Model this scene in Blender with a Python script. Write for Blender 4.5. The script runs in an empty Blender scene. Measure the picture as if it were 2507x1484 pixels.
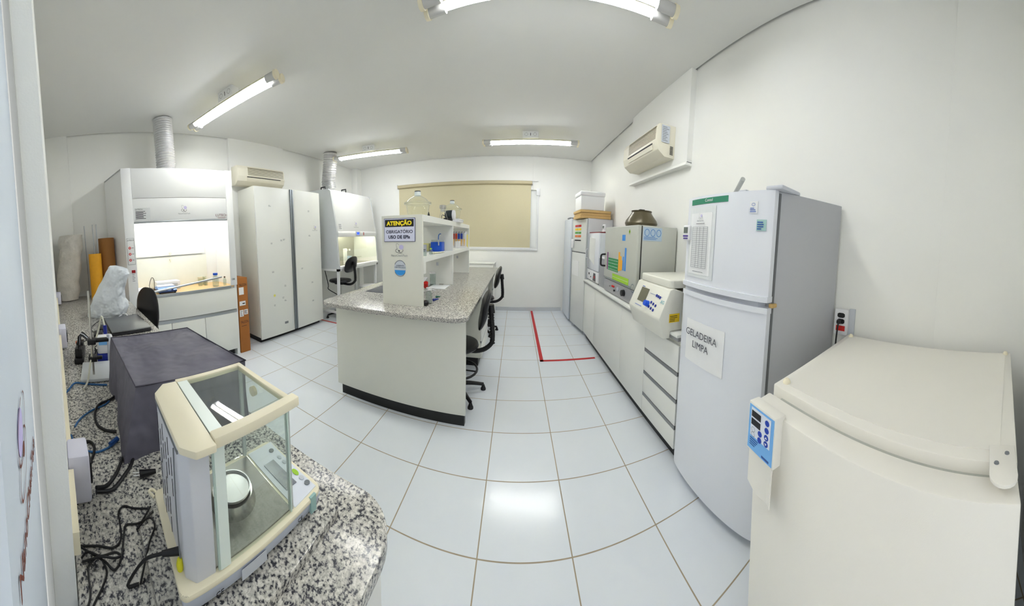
import bpy, bmesh, math, random
from mathutils import Vector, Matrix, Euler
random.seed(7)
SC = bpy.context.scene
COL = SC.collection
PI = math.pi
V3 = Vector

# ------------------------------------------------------------------ camera
CAM_H = 1.512
FPX = 653.45
cam_data = bpy.data.cameras.new('camera')
cam_data.type = 'PANO'
cam_data.panorama_type = 'CENTRAL_CYLINDRICAL'
cam_data.central_cylindrical_radius = 1.0
cam_data.central_cylindrical_range_u_min = (0 - 1258.37) / FPX
cam_data.central_cylindrical_range_u_max = (2507 - 1258.37) / FPX
cam_data.central_cylindrical_range_v_min = (-742 - 112.68) / FPX
cam_data.central_cylindrical_range_v_max = (742 - 112.68) / FPX
cam_data.clip_start = 0.01
cam = bpy.data.objects.new('camera', cam_data)
COL.objects.link(cam)
R = Matrix.Rotation(0.0072, 3, 'Z') @ Matrix.Rotation(-0.0751, 3, 'X') @ Matrix.Rotation(-0.0186, 3, 'Y')
cx, cy, cz = R @ V3((1, 0, 0)), R @ V3((0, 0, 1)), -(R @ V3((0, 1, 0)))
mw = Matrix((cx, cy, cz)).transposed().to_4x4()
mw.translation = (0, 0, CAM_H)
cam.matrix_world = mw
SC.camera = cam

# ------------------------------------------------------------------ world, exposure
SC.view_settings.view_transform = 'Standard'
SC.view_settings.look = 'None'
SC.view_settings.gamma = 1.0
SC.view_settings.use_curve_mapping = False
SC.view_settings.exposure = 1.36
SC.cycles.max_bounces = 16; SC.cycles.diffuse_bounces = 8; SC.cycles.glossy_bounces = 6; SC.cycles.transparent_max_bounces = 40
TUBE_POWER = 17.0        # emission of the fluorescent tubes
HOOD_POWER = 17.0
WORLD = 0.65             # the hallway light that comes in at the open door
w = bpy.data.worlds.new('world'); SC.world = w; w.use_nodes = True
w.node_tree.nodes['Background'].inputs[0].default_value = (0.95, 0.97, 1.0, 1)
w.node_tree.nodes['Background'].inputs[1].default_value = WORLD

# ------------------------------------------------------------------ materials
def lin(c):
    return tuple(((x / 255) / 12.92 if x <= 10 else (((x / 255) + .055) / 1.055) ** 2.4) for x in c)
MATS = {}
def mat(name, rgb, rough=.5, metal=0., var=.03, scale=12., bump=0., bscale=200., bdist=.002, trans=0., ior=1.45, alpha=1., coat=0., spec=.5, emit=None, estr=0.):
    if name in MATS: return MATS[name]
    m = bpy.data.materials.new(name); m.use_nodes = True
    nt = m.node_tree; b = nt.nodes['Principled BSDF']
    c = lin(rgb)
    b.inputs['Roughness'].default_value = rough; b.inputs['Metallic'].default_value = metal
    b.inputs['IOR'].default_value = ior; b.inputs['Specular IOR Level'].default_value = spec
    b.inputs['Coat Weight'].default_value = coat
    if trans: b.inputs['Transmission Weight'].default_value = trans
    if alpha < 1: b.inputs['Alpha'].default_value = alpha
    tc = nt.nodes.new('ShaderNodeTexCoord')
    n = nt.nodes.new('ShaderNodeTexNoise'); n.inputs['Scale'].default_value = scale; n.inputs['Detail'].default_value = 3
    nt.links.new(tc.outputs['Object'], n.inputs['Vector'])
    r = nt.nodes.new('ShaderNodeMix'); r.data_type = 'RGBA'
    r.inputs[6].default_value = (c[0] * (1 - var), c[1] * (1 - var), c[2] * (1 - var), 1)
    r.inputs[7].default_value = (min(1, c[0] * (1 + var)), min(1, c[1] * (1 + var)), min(1, c[2] * (1 + var)), 1)
    nt.links.new(n.outputs['Fac'], r.inputs[0]); nt.links.new(r.outputs[2], b.inputs['Base Color'])
    if bump:
        n2 = nt.nodes.new('ShaderNodeTexNoise'); n2.inputs['Scale'].default_value = bscale
        nt.links.new(tc.outputs['Object'], n2.inputs['Vector'])
        bp = nt.nodes.new('ShaderNodeBump'); bp.inputs['Strength'].default_value = bump; bp.inputs['Distance'].default_value = bdist; n2.inputs['Detail'].default_value = 3
        nt.links.new(n2.outputs['Fac'], bp.inputs['Height']); nt.links.new(bp.outputs['Normal'], b.inputs['Normal'])
    if emit:
        e = lin(emit); b.inputs['Emission Color'].default_value = (*e, 1); b.inputs['Emission Strength'].default_value = estr
    MATS[name] = m
    return m

def math_node(nt, op, a, b=None):
    n = nt.nodes.new('ShaderNodeMath'); n.operation = op
    for i, v in enumerate((a, b)):
        if v is None: continue
        if isinstance(v, (int, float)): n.inputs[i].default_value = v
        else: nt.links.new(v, n.inputs[i])
    return n.outputs[0]

TX, TXO, TY, TYO = .45, -3.3468 * .45, .9133 * .45, 4.3386 * .45
def floor_mat():
    m = bpy.data.materials.new('white_floor_tile'); m.use_nodes = True
    nt = m.node_tree; b = nt.nodes['Principled BSDF']
    tc = nt.nodes.new('ShaderNodeTexCoord'); sp = nt.nodes.new('ShaderNodeSeparateXYZ')
    nt.links.new(tc.outputs['Object'], sp.inputs[0])
    ds = []
    for ax, (p, o) in zip((0, 1), ((TX, TXO), (TY, TYO))):
        t = math_node(nt, 'DIVIDE', math_node(nt, 'SUBTRACT', sp.outputs[ax], o), p)
        f = math_node(nt, 'FRACT', math_node(nt, 'ADD', t, 100.5))
        ds.append(math_node(nt, 'MULTIPLY', math_node(nt, 'ABSOLUTE', math_node(nt, 'SUBTRACT', f, .5)), p))
    d = math_node(nt, 'MINIMUM', ds[0], ds[1])
    g = nt.nodes.new('ShaderNodeMapRange'); g.inputs[1].default_value = .0026; g.inputs[2].default_value = .0036
    nt.links.new(d, g.inputs[0])          # 0 in grout, 1 in tile
    n = nt.nodes.new('ShaderNodeTexNoise'); n.inputs['Scale'].default_value = 2.5; n.inputs['Detail'].default_value = 4
    nt.links.new(tc.outputs['Object'], n.inputs['Vector'])
    tile = nt.nodes.new('ShaderNodeMix'); tile.data_type = 'RGBA'
    tile.inputs[6].default_value = (*lin((217, 223, 231)), 1); tile.inputs[7].default_value = (*lin((225, 230, 236)), 1)
    nt.links.new(n.outputs['Fac'], tile.inputs[0])
    gr = nt.nodes.new('ShaderNodeMix'); gr.data_type = 'RGBA'
    gr.inputs[6].default_value = (*lin((146, 132, 112)), 1); gr.inputs[7].default_value = (*lin((172, 160, 140)), 1)
    n3 = nt.nodes.new('ShaderNodeTexNoise'); n3.inputs['Scale'].default_value = 9
    nt.links.new(tc.outputs['Object'], n3.inputs['Vector']); nt.links.new(n3.outputs['Fac'], gr.inputs[0])
    mx = nt.nodes.new('ShaderNodeMix'); mx.data_type = 'RGBA'
    nt.links.new(g.outputs[0], mx.inputs[0]); nt.links.new(gr.outputs[2], mx.inputs[6]); nt.links.new(tile.outputs[2], mx.inputs[7])
    nt.links.new(mx.outputs[2], b.inputs['Base Color'])
    rr = nt.nodes.new('ShaderNodeMapRange'); rr.inputs[3].default_value = .8; rr.inputs[4].default_value = .16
    nt.links.new(g.outputs[0], rr.inputs[0]); nt.links.new(rr.outputs[0], b.inputs['Roughness'])
    n2 = nt.nodes.new('ShaderNodeTexNoise'); n2.inputs['Scale'].default_value = 38; n2.inputs['Detail'].default_value = 3; n2.inputs['Distortion'].default_value = 1.2
    nt.links.new(tc.outputs['Object'], n2.inputs['Vector'])
    hh = math_node(nt, 'ADD', math_node(nt, 'MULTIPLY', n2.outputs['Fac'], .35), g.outputs[0])
    bp = nt.nodes.new('ShaderNodeBump'); bp.inputs['Strength'].default_value = .35; bp.inputs['Distance'].default_value = .002
    nt.links.new(hh, bp.inputs['Height']); nt.links.new(bp.outputs['Normal'], b.inputs['Normal'])
    b.inputs['Specular IOR Level'].default_value = .45
    return m

def granite_mat():
    m = bpy.data.materials.new('grey_granite'); m.use_nodes = True
    nt = m.node_tree; b = nt.nodes['Principled BSDF']
    tc = nt.nodes.new('ShaderNodeTexCoord')
    n0 = nt.nodes.new('ShaderNodeTexNoise'); n0.inputs['Scale'].default_value = 165; n0.inputs['Detail'].default_value = 3; n0.inputs['Roughness'].default_value = .6
    nt.links.new(tc.outputs['Object'], n0.inputs['Vector'])
    r = nt.nodes.new('ShaderNodeValToRGB'); nt.links.new(n0.outputs['Fac'], r.inputs[0])
    r.color_ramp.elements[0].position = .36; r.color_ramp.elements[0].color = (*lin((52, 52, 58)), 1)
    r.color_ramp.elements[1].position = .64; r.color_ramp.elements[1].color = (*lin((224, 221, 213)), 1)
    for p, c in ((.42, (96, 96, 102)), (.46, (170, 167, 160)), (.54, (200, 197, 188))):
        e = r.color_ramp.elements.new(p); e.color = (*lin(c), 1)
    v = nt.nodes.new('ShaderNodeTexVoronoi'); v.inputs['Scale'].default_value = 130
    nt.links.new(tc.outputs['Object'], v.inputs['Vector'])
    mx = nt.nodes.new('ShaderNodeMix'); mx.data_type = 'RGBA'; mx.blend_type = 'MULTIPLY'; mx.inputs[0].default_value = .35
    bw = nt.nodes.new('ShaderNodeRGBToBW'); nt.links.new(v.outputs['Color'], bw.inputs[0])
    mr = nt.nodes.new('ShaderNodeMapRange'); mr.inputs[1].default_value = .1; mr.inputs[2].default_value = .7; mr.inputs[3].default_value = .25
    nt.links.new(bw.outputs[0], mr.inputs[0])
    nt.links.new(r.outputs[0], mx.inputs[6]); nt.links.new(mr.outputs[0], mx.inputs[7]); nt.links.new(mx.outputs[2], b.inputs['Base Color'])
    b.inputs['Roughness'].default_value = .22
    return m

def thin_glass(name, rgb, alpha=.12, rough=.02):
    m = bpy.data.materials.new(name); m.use_nodes = True
    nt = m.node_tree; nt.nodes.remove(nt.nodes['Principled BSDF'])
    out = nt.nodes['Material Output']
    t = nt.nodes.new('ShaderNodeBsdfTransparent'); t.inputs[0].default_value = (*lin(rgb), 1)
    g = nt.nodes.new('ShaderNodeBsdfGlossy'); g.inputs['Roughness'].default_value = rough
    f = nt.nodes.new('ShaderNodeLayerWeight')
    k = math_node(nt, 'MULTIPLY', math_node(nt, 'POWER', f.outputs['Facing'], 4.0), .9)
    c = math_node(nt, 'MINIMUM', math_node(nt, 'ADD', k, alpha * .35), 1.0)
    mx = nt.nodes.new('ShaderNodeMixShader')
    nt.links.new(c, mx.inputs[0]); nt.links.new(t.outputs[0], mx.inputs[1]); nt.links.new(g.outputs[0], mx.inputs[2])
    nt.links.new(mx.outputs[0], out.inputs[0])
    return m

WALL = mat('white_wall_paint', (236, 236, 232), .75, var=.02, scale=3, bump=.12, bscale=260)
CEIL = mat('white_ceiling_paint', (222, 222, 219), .85, var=.02, scale=2)
LAM = mat('white_laminate', (228, 229, 224), .35, var=.015, scale=3)
LAM2 = mat('cream_laminate', (222, 222, 212), .35, var=.015, scale=3)
ENAM = mat('white_enamel', (226, 229, 236), .18, var=.01, scale=3, coat=.3)
ENG = mat('grey_painted_steel', (176, 178, 180), .4, var=.02, scale=6, bump=.15, bscale=500)
STEELW = mat('white_powder_coat', (232, 233, 233), .5, var=.01, scale=4)
CREAM = mat('cream_plastic', (234, 226, 200), .4, var=.03, scale=8)
OFFW = mat('offwhite_enamel', (229, 226, 217), .35, var=.015, scale=5, bump=.1, bscale=400)
PLW = mat('white_plastic', (226, 226, 228), .35, var=.02)
PLG = mat('light_grey_plastic', (196, 200, 208), .4, var=.02)
BLACK = mat('black_plastic', (22, 22, 24), .4, var=.1)
BLKV = mat('black_vinyl', (20, 20, 23), .32, var=.2, scale=20, bump=.3, bscale=300)
RUB = mat('black_rubber', (16, 16, 17), .6, var=.1)
PLINTH = mat('black_plinth', (20, 21, 20), .4, var=.1)
ALU = mat('aluminium', (176, 180, 184), .35, .9, var=.05, scale=30)
STEEL = mat('stainless_steel', (190, 188, 182), .25, 1., var=.08, scale=14)
CHR = mat('chrome', (200, 200, 200), .12, 1., var=.02)
RED = mat('red_tape', (196, 24, 30), .45, var=.08, scale=30)
REDP = mat('red_plastic', (205, 30, 24), .4)
BLUE = mat('blue_plastic', (24, 84, 200), .35, var=.1)
DKB = mat('dark_blue_print', (26, 44, 140), .4)
LBL = mat('light_blue_print', (116, 176, 232), .4)
YEL = mat('yellow_print', (236, 200, 40), .5)
GRN = mat('green_print', (38, 128, 96), .5)
LIME = mat('lime_print', (160, 206, 40), .5)
PAPER = mat('white_paper', (232, 233, 234), .7, var=.02)
INK = mat('dark_print', (30, 30, 34), .6)
GINK = mat('grey_print', (140, 142, 146), .6)
LILAC = mat('lilac_print', (196, 190, 224), .6)
GREYG = mat('medium_grey_plastic', (120, 124, 128), .5)
DUST = mat('grey_dust_cover_cloth', (100, 98, 111), .6, var=.05, scale=9, bump=.9, bscale=4.5, bdist=.07)
BAG = mat('white_thin_plastic_bag', (216, 222, 228), .4, var=.03, scale=14, bump=.9, bscale=6, bdist=.07)
BUB = mat('clear_bubble_wrap', (212, 208, 198), .3, var=.14, scale=26, bump=.8, bscale=60, bdist=.008, alpha=.72)
KRAFT = mat('brown_kraft', (150, 98, 34), .7, var=.08, scale=20)
YROLL = mat('yellow_paper_roll', (222, 160, 34), .6, var=.08, scale=20)
BROLL = mat('brown_cardboard', (142, 94, 40), .65, var=.06)
BOXB = mat('brown_carton', (166, 104, 46), .75, var=.05)
WOOD = mat('light_wood', (206, 172, 112), .55, var=.12, scale=16)
BENCH = mat('tan_bench_top', (214, 180, 130), .5, var=.14, scale=7)
BLINDM = mat('beige_blind_fabric', (200, 192, 160), .8, var=.03, scale=60, bump=.2, bscale=700)
FOIL = mat('aluminium_foil_duct', (214, 214, 214), .3, .6, var=.12, scale=30, bump=.6, bscale=90)
GLASS = thin_glass('clear_glass', (250, 253, 251), .10)
GLASSG = thin_glass('green_tinted_glass_edge', (150, 190, 172), .25)
ACRY = thin_glass('clear_acrylic', (244, 247, 246), .08)
WATERG = thin_glass('thick_clear_glass', (250, 252, 250), .12)
BOTG = thin_glass('bottle_glass', (228, 236, 234), .35)
TUBE = mat('fluorescent_tube', (255, 255, 255), .5, emit=(247, 250, 255), estr=TUBE_POWER)
HLAMP = mat('hood_lamp_tube', (255, 255, 255), .5, emit=(252, 252, 246), estr=HOOD_POWER)
LCD = mat('grey_lcd', (110, 118, 112), .25)
SILV = mat('silver_plastic', (196, 196, 194), .25)
OLIVE = mat('olive_brown_metal', (96, 88, 66), .28, .25, var=.06)
GRANITE = granite_mat()
FLOORM = floor_mat()
LABCOAT = mat('frosted_door_film', (216, 226, 238), .35, var=.09, scale=5)

# ------------------------------------------------------------------ mesh helpers
ORG = {}
class MB:
    def __init__(s): s.bm = bmesh.new()
    def _merge(s, b2):
        me = bpy.data.meshes.new('tmp'); b2.to_mesh(me); b2.free(); s.bm.from_mesh(me); bpy.data.meshes.remove(me); return s
    def box(s, a, b, r=0., seg=2, M=None):
        b2 = bmesh.new(); bmesh.ops.create_cube(b2, size=1)
        c = [(a[i] + b[i]) / 2 for i in range(3)]; d = [abs(b[i] - a[i]) for i in range(3)]
        for v in b2.verts: v.co = V3((c[0] + v.co.x * d[0], c[1] + v.co.y * d[1], c[2] + v.co.z * d[2]))
        if r: bmesh.ops.bevel(b2, geom=list(b2.edges), offset=min(r, min(d) * .49), segments=seg, affect='EDGES', profile=.5)
        if M: bmesh.ops.transform(b2, matrix=M, verts=b2.verts)
        return s._merge(b2)
    def prism(s, pts, z0, z1, r=0., seg=2, M=None, top=None):
        """polygon in XY extruded z0..z1 (top: other polygon for the upper end)"""
        b2 = bmesh.new(); top = top or pts
        lo = [b2.verts.new((p[0], p[1], z0)) for p in pts]; hi = [b2.verts.new((p[0], p[1], z1)) for p in top]
        n = len(pts)
        b2.faces.new(lo[::-1]); b2.faces.new(hi)
        for i in range(n): b2.faces.new((lo[i], lo[(i + 1) % n], hi[(i + 1) % n], hi[i]))
        bmesh.ops.recalc_face_normals(b2, faces=b2.faces)
        if r: bmesh.ops.bevel(b2, geom=list(b2.edges), offset=r, segments=seg, affect='EDGES', profile=.5)
        if M: bmesh.ops.transform(b2, matrix=M, verts=b2.verts)
        return s._merge(b2)
    def cyl(s, a, b, r, r2=None, n=20, cap=True):
        a, b = V3(a), V3(b); d = b - a
        b2 = bmesh.new(); bmesh.ops.create_cone(b2, cap_ends=cap, segments=n, radius1=r, radius2=r if r2 is None else r2, depth=d.length)
        M = Matrix.Translation((a + b) / 2) @ d.to_track_quat('Z', 'Y').to_matrix().to_4x4()
        bmesh.ops.transform(b2, matrix=M, verts=b2.verts)
        return s._merge(b2)
    def lathe(s, prof, c=(0, 0, 0), n=28, M=None, cap=True):
        b2 = bmesh.new(); rings = []
        for r, z in prof:
            rings.append([b2.verts.new((r * math.cos(2 * PI * i / n), r * math.sin(2 * PI * i / n), z)) for i in range(n)])
        for k in range(len(rings) - 1):
            for i in range(n): b2.faces.new((rings[k][i], rings[k][(i + 1) % n], rings[k + 1][(i + 1) % n], rings[k + 1][i]))
        if cap:
            if prof[0][0] > 1e-5: b2.faces.new(rings[0][::-1])
            if prof[-1][0] > 1e-5: b2.faces.new(rings[-1])
        bmesh.ops.remove_doubles(b2, verts=b2.verts, dist=1e-6)
        T = Matrix.Translation(c)
        bmesh.ops.transform(b2, matrix=(T @ M) if M else T, verts=b2.verts)
        return s._merge(b2)
    def tube(s, pts, r, n=8, smooth=4):
        P = [V3(p) for p in pts]
        if smooth and len(P) > 2:
            Q = []
            E = [P[0] * 2 - P[1]] + P + [P[-1] * 2 - P[-2]]
            for i in range(1, len(E) - 2):
                for k in range(smooth):
                    t = k / smooth; p0, p1, p2, p3 = E[i - 1:i + 3]
                    Q.append(.5 * ((2 * p1) + (p2 - p0) * t + (2 * p0 - 5 * p1 + 4 * p2 - p3) * t * t + (3 * p1 - p0 - 3 * p2 + p3) * t ** 3))
            Q.append(P[-1]); P = Q
        b2 = bmesh.new(); rings = []; up = V3((0, 0, 1)); prev = None
        for i, p in enumerate(P):
            d = (P[min(i + 1, len(P) - 1)] - P[max(i - 1, 0)]).normalized()
            if prev is None:
                x = d.cross(up)
                if x.length < .1: x = d.cross(V3((1, 0, 0)))
            else: x = prev - d * prev.dot(d)
            if x.length < 1e-6: x = d.orthogonal()
            x.normalize(); prev = x; y = d.cross(x)
            rr = r[min(i, len(r) - 1)] if isinstance(r, (list, tuple)) else r
            rings.append([b2.verts.new(p + (x * math.cos(2 * PI * k / n) + y * math.sin(2 * PI * k / n)) * rr) for k in range(n)])
        for k in range(len(rings) - 1):
            for i in range(n): b2.faces.new((rings[k][i], rings[k][(i + 1) % n], rings[k + 1][(i + 1) % n], rings[k + 1][i]))
        b2.faces.new(rings[0][::-1]); b2.faces.new(rings[-1])
        return s._merge(b2)
    def poly(s, pts):
        s.bm.faces.new([s.bm.verts.new(p) for p in pts]); return s
    def slab(s, pts, n, t):
        """flat polygon given in 3-D, extruded by vector n*t"""
        b2 = bmesh.new(); n = V3(n) * t
        lo = [b2.verts.new(V3(p)) for p in pts]; hi = [b2.verts.new(V3(p) + n) for p in pts]; k = len(pts)
        b2.faces.new(lo[::-1]); b2.faces.new(hi)
        for i in range(k): b2.faces.new((lo[i], lo[(i + 1) % k], hi[(i + 1) % k], hi[i]))
        bmesh.ops.recalc_face_normals(b2, faces=b2.faces)
        return s._merge(b2)
    def build(s, name, m, parent=None, smooth=True):
        me = bpy.data.meshes.new(name)
        bmesh.ops.recalc_face_normals(s.bm, faces=s.bm.faces)
        org = ORG.get(parent.name, V3((0, 0, 0))) if parent else V3((0, 0, 0))
        if org.length: bmesh.ops.translate(s.bm, vec=-org, verts=s.bm.verts)
        s.bm.to_mesh(me); s.bm.free()
        me.materials.append(m)
        if smooth:
            for p in me.polygons: p.use_smooth = True
            try: me.set_sharp_from_angle(angle=math.radians(32))
            except Exception: pass
        o = bpy.data.objects.new(name, me); COL.objects.link(o)
        if parent: o.parent = parent; ORG[o.name] = org
        return o

def root(name, loc, label, cat, group=None, rz=0.):
    o = bpy.data.objects.new(name, None); COL.objects.link(o); o.location = loc; o.rotation_euler = (0, 0, rz)
    o.empty_display_size = .05
    ORG[o.name] = V3(loc) if not rz else V3((0, 0, 0))
    o['label'] = label; o['category'] = cat
    if group: o['group'] = group
    return o
def tag(o, label, cat, group=None):
    o['label'] = label; o['category'] = cat
    if group: o['group'] = group
    return o
def struct(o): o['kind'] = 'structure'; return o
def stuff(o): o['kind'] = 'stuff'; return o
def part_label(o, l): o['label'] = l; return o
def copy_tree(o, parent=None):
    c = o.copy(); COL.objects.link(c); c.parent = parent
    for ch in [x for x in bpy.data.objects if x.parent == o]: copy_tree(ch, c)
    return c

class Plane:
    """a local frame on a surface: o origin, u right, v up, n towards the viewer"""
    def __init__(s, o, u, v):
        s.o = V3(o); s.u = V3(u).normalized(); s.v = V3(v).normalized(); s.n = s.u.cross(s.v).normalized()
    def p(s, a, b, h=0.): return s.o + s.u * a + s.v * b + s.n * h
    def rect(s, mb, a0, b0, a1, b1, h=.001, t=.001):
        mb.slab([s.p(a0, b0, h - t), s.p(a1, b0, h - t), s.p(a1, b1, h - t), s.p(a0, b1, h - t)], s.n, t); return mb
    def disc(s, mb, a, b, r, h=.001, t=.001, n=20, ry=None):
        ry = ry or r
        mb.slab([s.p(a + r * math.cos(2 * PI * i / n), b + ry * math.sin(2 * PI * i / n), h - t) for i in range(n)], s.n, t); return mb
    def box(s, mb, a0, b0, a1, b1, h0, h1, r=0., seg=2):
        M = Matrix((s.u, s.v, s.n)).transposed().to_4x4(); M.translation = s.o
        mb.box((a0, b0, h0), (a1, b1, h1), r, seg, M); return mb
    def ring(s, mb, a, b, rx, ry, rot, w, h=.001, a0=0., a1=2 * PI, n=36, t=.0006):
        for i in range(n):
            q = []
            for k, rr in ((i, 1), (i + 1, 1), (i + 1, 0), (i, 0)):
                th = a0 + (a1 - a0) * k / n
                x = (rx - (0 if rr else w)) * math.cos(th); y = (ry - (0 if rr else w)) * math.sin(th)
                q.append(s.p(a + x * math.cos(rot) - y * math.sin(rot), b + x * math.sin(rot) + y * math.cos(rot), h))
            mb.poly(q)
        return mb
    def text(s, txt, a, b, size, m, parent, name='lettering', h=.0015, align='CENTER', sx=1., bold=0.):
        cu = bpy.data.curves.new('t', 'FONT'); cu.body = txt; cu.size = size; cu.align_x = align; cu.align_y = 'CENTER'
        cu.resolution_u = 3; cu.extrude = .0002; cu.offset = bold
        to = bpy.data.objects.new('t', cu); COL.objects.link(to)
        dg = bpy.context.evaluated_depsgraph_get(); me = bpy.data.meshes.new_from_object(to.evaluated_get(dg))
        bpy.data.objects.remove(to); bpy.data.curves.remove(cu)
        M = Matrix((s.u, s.v, s.n)).transposed().to_4x4(); M.translation = s.p(a, b, h)
        me.transform(M @ Matrix.Diagonal((sx, 1, 1, 1)))
        org = ORG.get(parent.name, V3((0, 0, 0))) if parent else V3((0, 0, 0))
        me.transform(Matrix.Translation(-org)); me.name = name
        me.materials.clear(); me.materials.append(m)
        o = bpy.data.objects.new(name, me); COL.objects.link(o)
        if parent: o.parent = parent; ORG[o.name] = org
        return o
    def logo(s, a, b, k, parent, ink=None, text=True):
        """crossed orbits with a lilac disc, width about k"""
        ink = ink or INK
        mb = MB(); s.disc(mb, a + .22 * k, b + .22 * k, .24 * k, .0008, .0004); mb.build('logo_disc', LILAC, parent)
        mb = MB()
        s.ring(mb, a, b - .12 * k, .42 * k, .24 * k, .05, .04 * k, .0014, 2.2, 2 * PI + .35)
        s.ring(mb, a, b + .08 * k, .58 * k, .20 * k, -1.05, .022 * k, .0014, PI - 1.0, 2 * PI + .1)
        s.disc(mb, a - .02 * k, b - .14 * k, .07 * k, .0016, .0004, 12)
        mb.build('logo_orbits', ink, parent)
        if text: s.text('NanoChemTech', a, b - .62 * k, .27 * k, GINK if ink is INK else ink, parent, 'logo_lettering')
    def lines(s, mb, a0, b0, a1, b1, n, th=.003, h=.0012):
        for i in range(n):
            y = b1 - (b1 - b0) * (i + .5) / n; L = a0 + (a1 - a0) * random.uniform(.55, 1)
            s.rect(mb, a0, y - th / 2, L, y + th / 2, h, .0004)
        return mb

# ================================================================== SETTING
CZ = 3.1
XL, XR, YB = -3.65, 1.5, 5.4
struct(MB().box((XL - .3, -1.6, -.1), (XR + .3, YB + .3, 0)).build('floor', FLOORM, smooth=False))
b = MB(); b.box((XL + .02, -1.6, CZ), (XR - .02, YB - .02, CZ + .03)); b.box((XL - .3, -1.6, CZ + .14), (XR + .3, YB + .3, CZ + .2)); struct(b.build('ceiling', CEIL, smooth=False))
WT = CZ + .14
WX0, WX1, WZ0, WZ1 = -2.46, .40, 1.29, 2.46
b = MB()
b.box((XL - .2, YB, 0), (WX0, YB + .2, WT)); b.box((WX1, YB, 0), (XR + .2, YB + .2, WT))
b.box((WX0, YB, 0), (WX1, YB + .2, WZ0)); b.box((WX0, YB, WZ1), (WX1, YB + .2, WT))
wb = struct(b.build('wall_back', WALL, smooth=False))
b = MB(); b.box((XL - .2, -1.6, 0), (XL, YB + .2, WT)); b.box((XL, -.75, 0), (XL + .05, -.29, WT)); b.box((XL, 5.22, 0), (XL + .16, 5.42, CZ))
struct(b.build('wall_left', WALL, smooth=False))
struct(MB().box((XL, 2.03, 2.38), (XL + .05, 3.12, CZ)).build('trim_3', WALL, smooth=False))
b = MB(); b.box((XR, -1.6, 0), (XR + .2, YB + .2, WT)); b.box((XR - .035, -.9, 0), (XR, -.022, WT))
struct(b.build('wall_right', WALL, smooth=False))
b = MB(); b.box((XR - .06, 2.02, 2.26), (XR, 3.27, CZ))
b.prism([(XR - .075, 0), (XR, 0), (XR, .03), (XR - .06, .03)], -3.27, -2.02, M=Matrix.Translation((0, 0, 2.235)) @ Matrix.Rotation(PI / 2, 4, 'X'))
struct(b.build('trim_4', WALL, smooth=False))
# near wall left of the doorway (seen almost edge-on) and right of it
JA, JB = V3((-.443, -.0765, 0)), V3((-3.66, -.600, 0))
nd = (JB - JA).normalized(); nn = V3((-nd.y, nd.x, 0)); nn = nn if nn.y < 0 else -nn
b = MB(); b.prism([JA, JB, JB + nn * .2, JA + nn * .038], 0, WT)
struct(b.build('wall_near', WALL, smooth=False))
b = MB(); b.prism([(.40, -.34), (1.5, -.60), (1.5, -.75), (.40, -.49)], 0, WT)
struct(b.build('wall_near_right', WALL, smooth=False))
b = MB(); b.prism([JA + nn * .038 + nd * -.004, JA + nn * .038 + nd * .09, JA + nn * .075 + nd * .1, JA + nn * .05 + nd * .006], 0, WT)
struct(b.build('trim_1', mat('door_frame_paint', (186, 184, 176), .6), smooth=False))
# baseboards
TILEB = mat('tile_baseboard', (200, 203, 206), .25, var=.02)
struct(MB().box((-.42, YB - .012, 0), (.95, YB, .075)).build('baseboard_back', TILEB, smooth=False))
b = MB(); b.box((.31, YB - .03, 2.62), (.42, YB, CZ)); struct(b.build('trim_2', WALL, smooth=False))
# window
win = MB()
win.box((WX0, YB + .05, WZ0), (WX1, YB + .11, WZ0 + .05)); win.box((WX0, YB + .05, WZ1 - .05), (WX1, YB + .11, WZ1))
for x in (WX0, -1.51, -.56): win.box((x, YB + .05, WZ0 + .05), (x + .05, YB + .11, WZ1 - .05))
win.box((.24, YB + .05, WZ0 + .05), (WX1, YB + .11, WZ1 - .05))
win = struct(win.build('window_1', STEELW, smooth=False))
struct(MB().box((WX0 + .03, YB + .075, WZ0 + .03), (WX1 - .03, YB + .083, WZ1 - .03)).build('window_pane', thin_glass('window_glass', (225, 235, 232), .12), win, smooth=False))
struct(MB().box((WX0 - .04, YB - .03, WZ0 - .045), (WX1 + .03, YB + .05, WZ0), .004).build('window_sill', STEELW, win))
b = MB(); b.box((WX1, YB - .012, WZ0), (WX1 + .018, YB, WZ1 + .01)); b.box((WX0 - .018, YB - .012, WZ0), (WX0, YB, WZ1 + .01)); struct(b.build('window_casing', STEELW, win, smooth=False))

# door leaf beside the camera with the frosted film and the logo
dA, dB = V3((-.425, -.1245, 0)), V3((-.165, -.0725, 0))
du = (dB - dA).normalized(); dn = V3((-du.y, du.x, 0)); dn = dn if dn.y > 0 else -dn
door = struct(MB().prism([dA, dB, dB - dn * .03, dA - dn * .03], .02, 2.2).build('door_1', LABCOAT, smooth=False))
P = Plane(dB + V3((0, 0, 1.28)), -du, (0, 0, 1))
BRN = mat('brown_print', (116, 60, 44), .6)
mb = MB(); P.disc(mb, .095, .055, .020, .001, .0004, 20, .022); mb.build('logo_disc', mat('violet_print', (200, 192, 236), .6), door)
mb = MB(); P.ring(mb, .105, .055, .040, .026, .3, .0025, .0015, 1.2, 2 * PI + .6); P.ring(mb, .10, .022, .036, .024, .3, .0025, .0015, 2.0, 2 * PI + .8); P.disc(mb, .105, .03, .007, .0018, .0004); mb.build('logo_orbits', BRN, door)
P.v = (P.v - P.u * 0).normalized(); P.u = (P.u - P.v * .12).normalized()
P.text('NanoChemTech', .128, -.02, .031, BRN, door, 'logo_lettering')

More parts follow.
